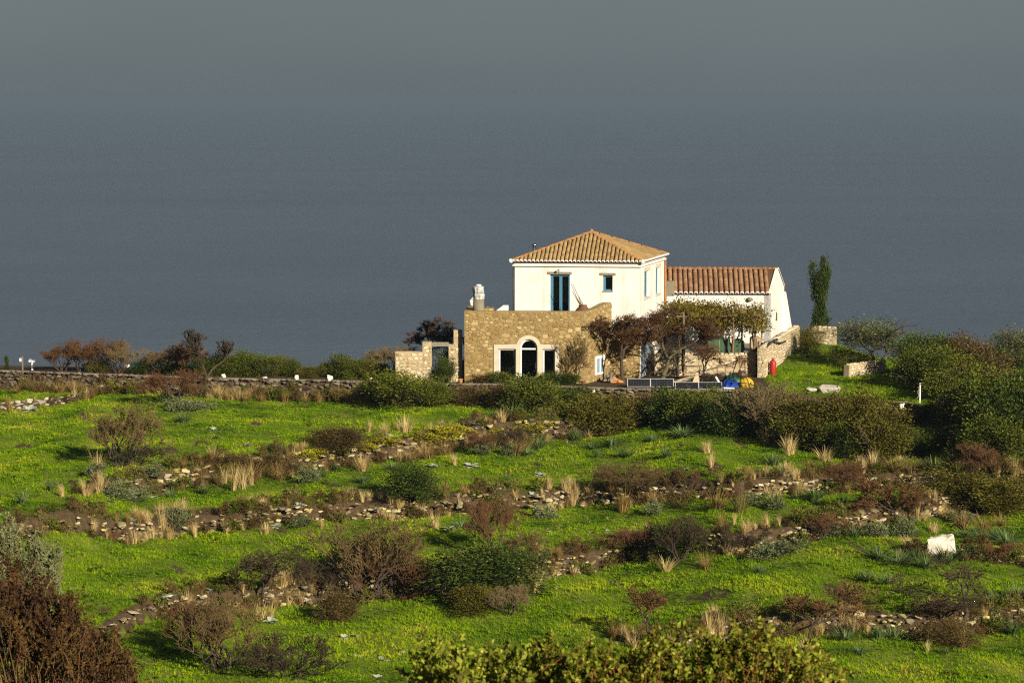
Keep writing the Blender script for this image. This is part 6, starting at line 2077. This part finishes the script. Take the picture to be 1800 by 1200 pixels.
yel = [(540, 808, 16, 40), (560, 802, 18, 40), (600, 800, 14, 34), (640, 790, 14, 30), (668, 778, 16, 36), (690, 782, 18, 36), (745, 778, 18, 50), (775, 772, 22, 50), (800, 768, 22, 44), (825, 768, 16, 40), (915, 760, 18, 40), (935, 756, 16, 40), (955, 752, 14, 30), (400, 822, 12, 40), (870, 762, 12, 30)]
colony('yellow_cushion', 'cushion', 'yellow-green cushion plant', 'cushion plant', yel, 1.2, 'yellow-green cushion plants')
# thin dead stalks
for px, py, h_, lab in ((1194, 835, 45, 'thin dark dead stalk on the centre right meadow'), (135, 925, 40, 'thin dark stalk on the left end of the middle bank'), (1596, 1185, 46, 'thin leaning stalk at the bottom right'), (827, 858, 28, 'small dark stalk above the middle bank'), (275, 925, 60, 'tall thin stalk by the straw tuft on the left bank')):
    c = hit(px, py); s_ = c[1] / F
    mb = MB(); mb.path([(0, 0, -.05), (.05, 0, h_ * s_ * .5), (.02, .02, h_ * s_)], [.02, .016, .01], 5); mb.tube((.05, 0, h_ * s_ * .5), (-.12, 0, h_ * s_ * .62), .01, n=5)
    o = link('dead_stalk', mb.mesh('dead_stalk', M_twigdark)); o.location = c; tag(o, lab, 'stalk')

# ------------------------------------------------------------------ near bushes on the slope below the camera
def near_bush(name, Y, pxs, tops, zdown, shoots, seed, mat, stem, leafL, label, per=13, fork=.22):
    """upright leafy shoots whose tips follow a ragged top line"""
    r = np.random.default_rng(seed)
    x0_, x1_ = XZ(pxs[0], Y), XZ(pxs[-1], Y)
    xc = (x0_ + x1_) / 2; zg = float(terrain(xc, Y))
    o = empty(name, (xc, Y, zg), 0, label, 'bush')
    org = np.array([xc, Y, zg])
    V_, F_, off, sg = [], [], 0, []
    root = np.array([xc, Y, zg - .1])
    for k in range(shoots):
        if k % 6 == 0: pc, yc, dz_c = r.uniform(pxs[0], pxs[-1]), Y + r.normal() * .45, r.normal() * .0050 * Y
        px = float(np.clip(pc + r.normal() * (pxs[-1] - pxs[0]) * .018, pxs[0], pxs[-1])); yy = yc + r.normal() * .08
        ztop = P(px, np.interp(px, pxs, tops), Y)[2] + abs(r.normal()) * -zdown * (.25 if k % 3 else 1.0) + r.normal() * .03 + dz_c
        tip = np.array([XZ(px, yy), yy, ztop])
        a = tip - np.array([r.normal() * .16, r.normal() * .16, r.uniform(.35, .6)])
        m_ = root + (a - root) * np.array([.75, .75, .6])
        if k % 7 == 0: sg += [(root, m_, .022, .013), (m_, a, .013, .008)]
        sg.append((a, tip, .006, .003))
        for q in range(int(r.integers(0, 3))):
            t_ = r.uniform(.2, .8); b_ = a + (tip - a) * t_; e_ = b_ + unit(np.array([r.normal(), r.normal(), .6 + r.random()])) * r.uniform(.1, fork)
            sg.append((b_, e_, .004, .002))
            n = per // 2
            tt = r.uniform(.4, 1.0, n); pos = b_ + (e_ - b_) * tt[:, None]
            d = unit(unit(e_ - b_) * .7 + r.standard_normal((n, 3)) * .75); w_ = unit(np.cross(d, r.standard_normal((n, 3)))); L = leafL * r.uniform(.6, 1.2, n)
            v, f = leaf_quads(pos, d, w_, L, L * .5); V_.append(v); F_.append(f + off); off += len(v)
        n = per
        tt = r.random(n) ** .6; pos = a + (tip - a) * tt[:, None]
        d = unit(unit(tip - a) * .8 + r.standard_normal((n, 3)) * .75); w_ = unit(np.cross(d, r.standard_normal((n, 3)))); L = leafL * r.uniform(.6, 1.25, n)
        v, f = leaf_quads(pos, d, w_, L, L * .5); V_.append(v); F_.append(f + off); off += len(v)
    link('foliage', np_mesh('foliage', np.concatenate(V_) - org, np.concatenate(F_), mat), o)
    link('stems', tubes([(a - org, b_ - org, r0, r1) for a, b_, r0, r1 in sg], 'stems', stem, 5), o)
    return o


L_rustfront = leafmat('leaf_rust_front', [(0, (.010, .004, .002)), (.5, (.036, .015, .006)), (.85, (.078, .036, .010)), (1, (.075, .070, .012))], .3, patch=.45, pscale=2)
L_brownfront = leafmat('leaf_brown_front', [(0, (.010, .006, .002)), (.45, (.045, .025, .007)), (.75, (.10, .060, .013)), (1, (.11, .11, .014))], .3, patch=.45, pscale=2)
M_stemorange = surface('orange_stem', [(.2, (.10, .032, .009)), (.8, (.26, .085, .02))], 9, bump=.2)
near_bush('leafy_bush', 21.0, (735, 790, 830, 860, 905, 960, 985), (1186, 1168, 1152, 1172, 1154, 1172, 1186), .16, 270, 1, L_front, M_twigbrown, .064, 'blurred yellow-green leafy bush at the bottom edge, left half', 34)
near_bush('leafy_bush', 20.0, (960, 1040, 1100, 1160, 1220, 1300, 1380, 1440, 1490), (1180, 1164, 1168, 1146, 1140, 1112, 1140, 1168, 1190), .18, 420, 2, L_front, M_stemorange, .052, 'blurred leafy bush with orange stems at the bottom edge, right half', 36)
near_bush('rusty_bush', 46.0, (-40, 20, 60, 110, 150, 185, 215), (1012, 1024, 1050, 1092, 1122, 1152, 1190), .8, 560, 3, L_rustfront, M_twigdark, .070, 'rust-brown bush filling the bottom left corner', 24, .5)
near_bush('rusty_bush', 45.0, (-40, 40, 120, 190, 230), (1080, 1106, 1130, 1165, 1195), .8, 480, 6, L_brownfront, M_twigred, .070, 'brown twiggy bush in front of the rusty one, bottom left', 24, .5)
near_bush('silver_bush', 48.0, (-40, 10, 30, 55, 80, 100), (940, 938, 975, 955, 970, 1010), .35, 300, 4, L_silver, M_twiggrey, .060, 'silver-leaved bush behind the rusty bush at the left edge', 22, .3)

# ------------------------------------------------------------------ grass: uncountable, instanced tufts on the meadows
def tuft_obj(name, seed, n, spread, width, mat, hmin=.5):
    return bpy.data.objects.new(name, blades(seed, n, spread, mat, name, width=width, bend=.35, hmin=hmin, base=.55, seg=2))


def scatter(name, pts, sc, kinds, objs, label, cat):
    gm = bpy.data.meshes.new(name)
    gm.vertices.add(len(pts)); gm.vertices.foreach_set('co', np.asarray(pts, dtype=np.float32).ravel())
    for nm, arr in (('rot', rg_.random(len(pts)) * 6.28), ('sc', sc)):
        a_ = gm.attributes.new(nm, 'FLOAT', 'POINT'); a_.data.foreach_set('value', np.asarray(arr, dtype=np.float32))
    a_ = gm.attributes.new('kindid', 'INT', 'POINT'); a_.data.foreach_set('value', np.asarray(kinds, dtype=np.int32))
    go = link(name, gm)
    tag(go, label, cat, kind='stuff')
    ng = bpy.data.node_groups.new(name + '_tufts', 'GeometryNodeTree')
    ng.interface.new_socket('Geometry', in_out='INPUT', socket_type='NodeSocketGeometry')
    ng.interface.new_socket('Geometry', in_out='OUTPUT', socket_type='NodeSocketGeometry')
    gi, gout = ng.nodes.new('NodeGroupInput'), ng.nodes.new('NodeGroupOutput')
    jn = ng.nodes.new('GeometryNodeJoinGeometry')

    def named(nm, typ):
        n = ng.nodes.new('GeometryNodeInputNamedAttribute'); n.data_type = typ; n.inputs['Name'].default_value = nm
        return n.outputs['Attribute']

    cx_ = ng.nodes.new('ShaderNodeCombineXYZ'); ng.links.new(named('rot', 'FLOAT'), cx_.inputs[2])
    for k, ob in enumerate(objs):
        oi_ = ng.nodes.new('GeometryNodeObjectInfo'); oi_.inputs['Object'].default_value = ob
        io = ng.nodes.new('GeometryNodeInstanceOnPoints')
        cmp_ = ng.nodes.new('FunctionNodeCompare'); cmp_.data_type = 'INT'; cmp_.operation = 'EQUAL'; cmp_.inputs[3].default_value = k
        ng.links.new(named('kindid', 'INT'), cmp_.inputs[2])
        ng.links.new(gi.outputs[0], io.inputs['Points']); ng.links.new(cmp_.outputs[0], io.inputs['Selection'])
        ng.links.new(oi_.outputs['Geometry'], io.inputs['Instance']); ng.links.new(cx_.outputs[0], io.inputs['Rotation'])
        ng.links.new(named('sc', 'FLOAT'), io.inputs['Scale']); ng.links.new(io.outputs[0], jn.inputs[0])
    ng.links.new(jn.outputs[0], gout.inputs[0])
    md = go.modifiers.new('tufts', 'NODES'); md.node_group = ng


rg_ = np.random.default_rng(77)
NG = 230000
u = rg_.random(NG)
yy = 82 + (168 - 82) * u ** .9
xx = (rg_.random(NG) * 2 - 1) * (yy * .212 + 1.5)
em = earth_mask(xx, yy)
pn = np.sin(xx * .9 + yy * .6) * np.sin(yy * .5 - xx * .35) + .6 * np.sin(xx * 2.3 + 1) * np.sin(yy * 1.7)
keep = rg_.random(NG) > np.clip(em * 1.15 - .05, 0, .97)
y1 = np.interp(xx, W1X, W1Y)
keep &= (yy < y1 - .1) | ((xx > 15.5) & (yy > y1 + .6))
xx, yy, pn = xx[keep], yy[keep], pn[keep]
# the grass bank right of the boundary wall
x2 = rg_.uniform(16, 30, 9000); y2 = rg_.uniform(161, 186, 9000)
kk = (x2 > 16.4 + (y2 - 162.6) * .29)
xx = np.concatenate([xx, x2[kk]]); yy = np.concatenate([yy, y2[kk]]); pn = np.concatenate([pn, rg_.standard_normal(kk.sum())])
zz = terrain(xx, yy)
kind_ = (rg_.random(len(xx)) < np.clip(.18 + .25 * pn, .03, .6)).astype(np.int32)
pd = np.sin(xx * .35 - yy * .28 + 2) * np.sin(yy * .23 + xx * .15)
kind_ = np.where(rg_.random(len(xx)) < np.clip(.012 + .05 * pd, .002, .07), 2, kind_)
kind_ = np.where(rg_.random(len(xx)) < .006, 3, kind_)
scatter('grass', np.stack([xx, yy, zz - .01], -1), (.08 + .16 * rg_.random(len(xx)) ** 2) * (1 + .25 * np.clip(pn, -1, 1.5)), kind_,
        (tuft_obj('grass_tuft', 700, 12, 1.2, .13, L_grass), tuft_obj('clover_tuft', 701, 12, 1.7, .34, L_clover, .3), tuft_obj('dry_tuft', 702, 10, 1.0, .10, L_drygrass),
         bpy.data.objects.new('weed', foliage(812, 14, 14, .22, L_mid, 'weed', aspect=.6, flat=.6))), 'short bright green grass covering the terraces', 'grass')

# low dry herbs, heath and weeds matted along the banks
pts, scl, kd = [], [], []
for key, dens, d0, d1 in (('w1', 13, .1, 1.4), ('wl', 3, -.3, .8), ('w2', 14, -1.6, 1.6), ('w3', 12, -1.9, 1.6), ('w4', 12, -1.6, 1.5), ('w5', 8, -.8, 1.2), ('w6', 11, -1.2, 1.1)):
    L = LN[key]
    x0_, x1_ = max(L['X'][0], -32), min(L['X'][-1], 36)
    n = int((x1_ - x0_) * dens * 2.2)
    x = rg_.uniform(x0_, x1_, n)
    cl = np.sin(x * 1.1 + len(pts)) * np.sin(x * .43 + 1.7) + rg_.normal(0, .5, n)
    y = np.interp(x, L['X'], L['Y']) - rg_.uniform(d0, d1, n)
    ok = cl > -.35
    x, y, cl = x[ok], y[ok], cl[ok]
    pts.append(np.stack([x, y, terrain(x, y) - .02], -1)); scl.append((.14 + .55 * rg_.random(len(x)) ** 1.8) * (1 if key != 'w1' else 1.15))
    q_ = .5 + .30 * rg_.normal(0, 1, len(x)) * .6 + .42 * np.sin(x * .9 + len(pts) * 2) * np.sin(x * .31 + 1)
    kd.append(np.select([q_ < .24, q_ < .40, q_ < .56, q_ < .66, q_ < .82], [5, 0, 1, 2, 3], 4))
scl = [s_ * np.where((k_ == 5) | (k_ == 0), 1.45, 1.0) for s_, k_ in zip(scl, kd)]
herbs = []
for nm, me in (('straw_herb', LIB['tuft_brown'][0][0][1]), ('heath_herb', foliage(801, 26, 26, .12, L_brown, 'heath_herb', aspect=.45)), ('green_herb', foliage(802, 22, 22, .14, L_mid, 'green_herb', aspect=.6)),
               ('twig_herb', tubes(sum(skeleton(803, stems=7, levels=4, trunk=.3, spread=.5, kids=(2, 3), r0=.03, rtip=.010), []), 'twig_herb', M_twigred)), ('grey_herb', foliage(804, 20, 20, .15, L_strawgreen, 'grey_herb', aspect=.4, upright=1.0))):
    herbs.append(bpy.data.objects.new(nm, me))
herbs.append(bpy.data.objects.new('pale_straw', LIB['tuft'][2][0][1]))
scatter('bank_scrub', np.concatenate(pts), np.concatenate(scl), np.concatenate(kd), herbs, 'low brown heath and dry weeds matted along the terrace banks', 'undergrowth')
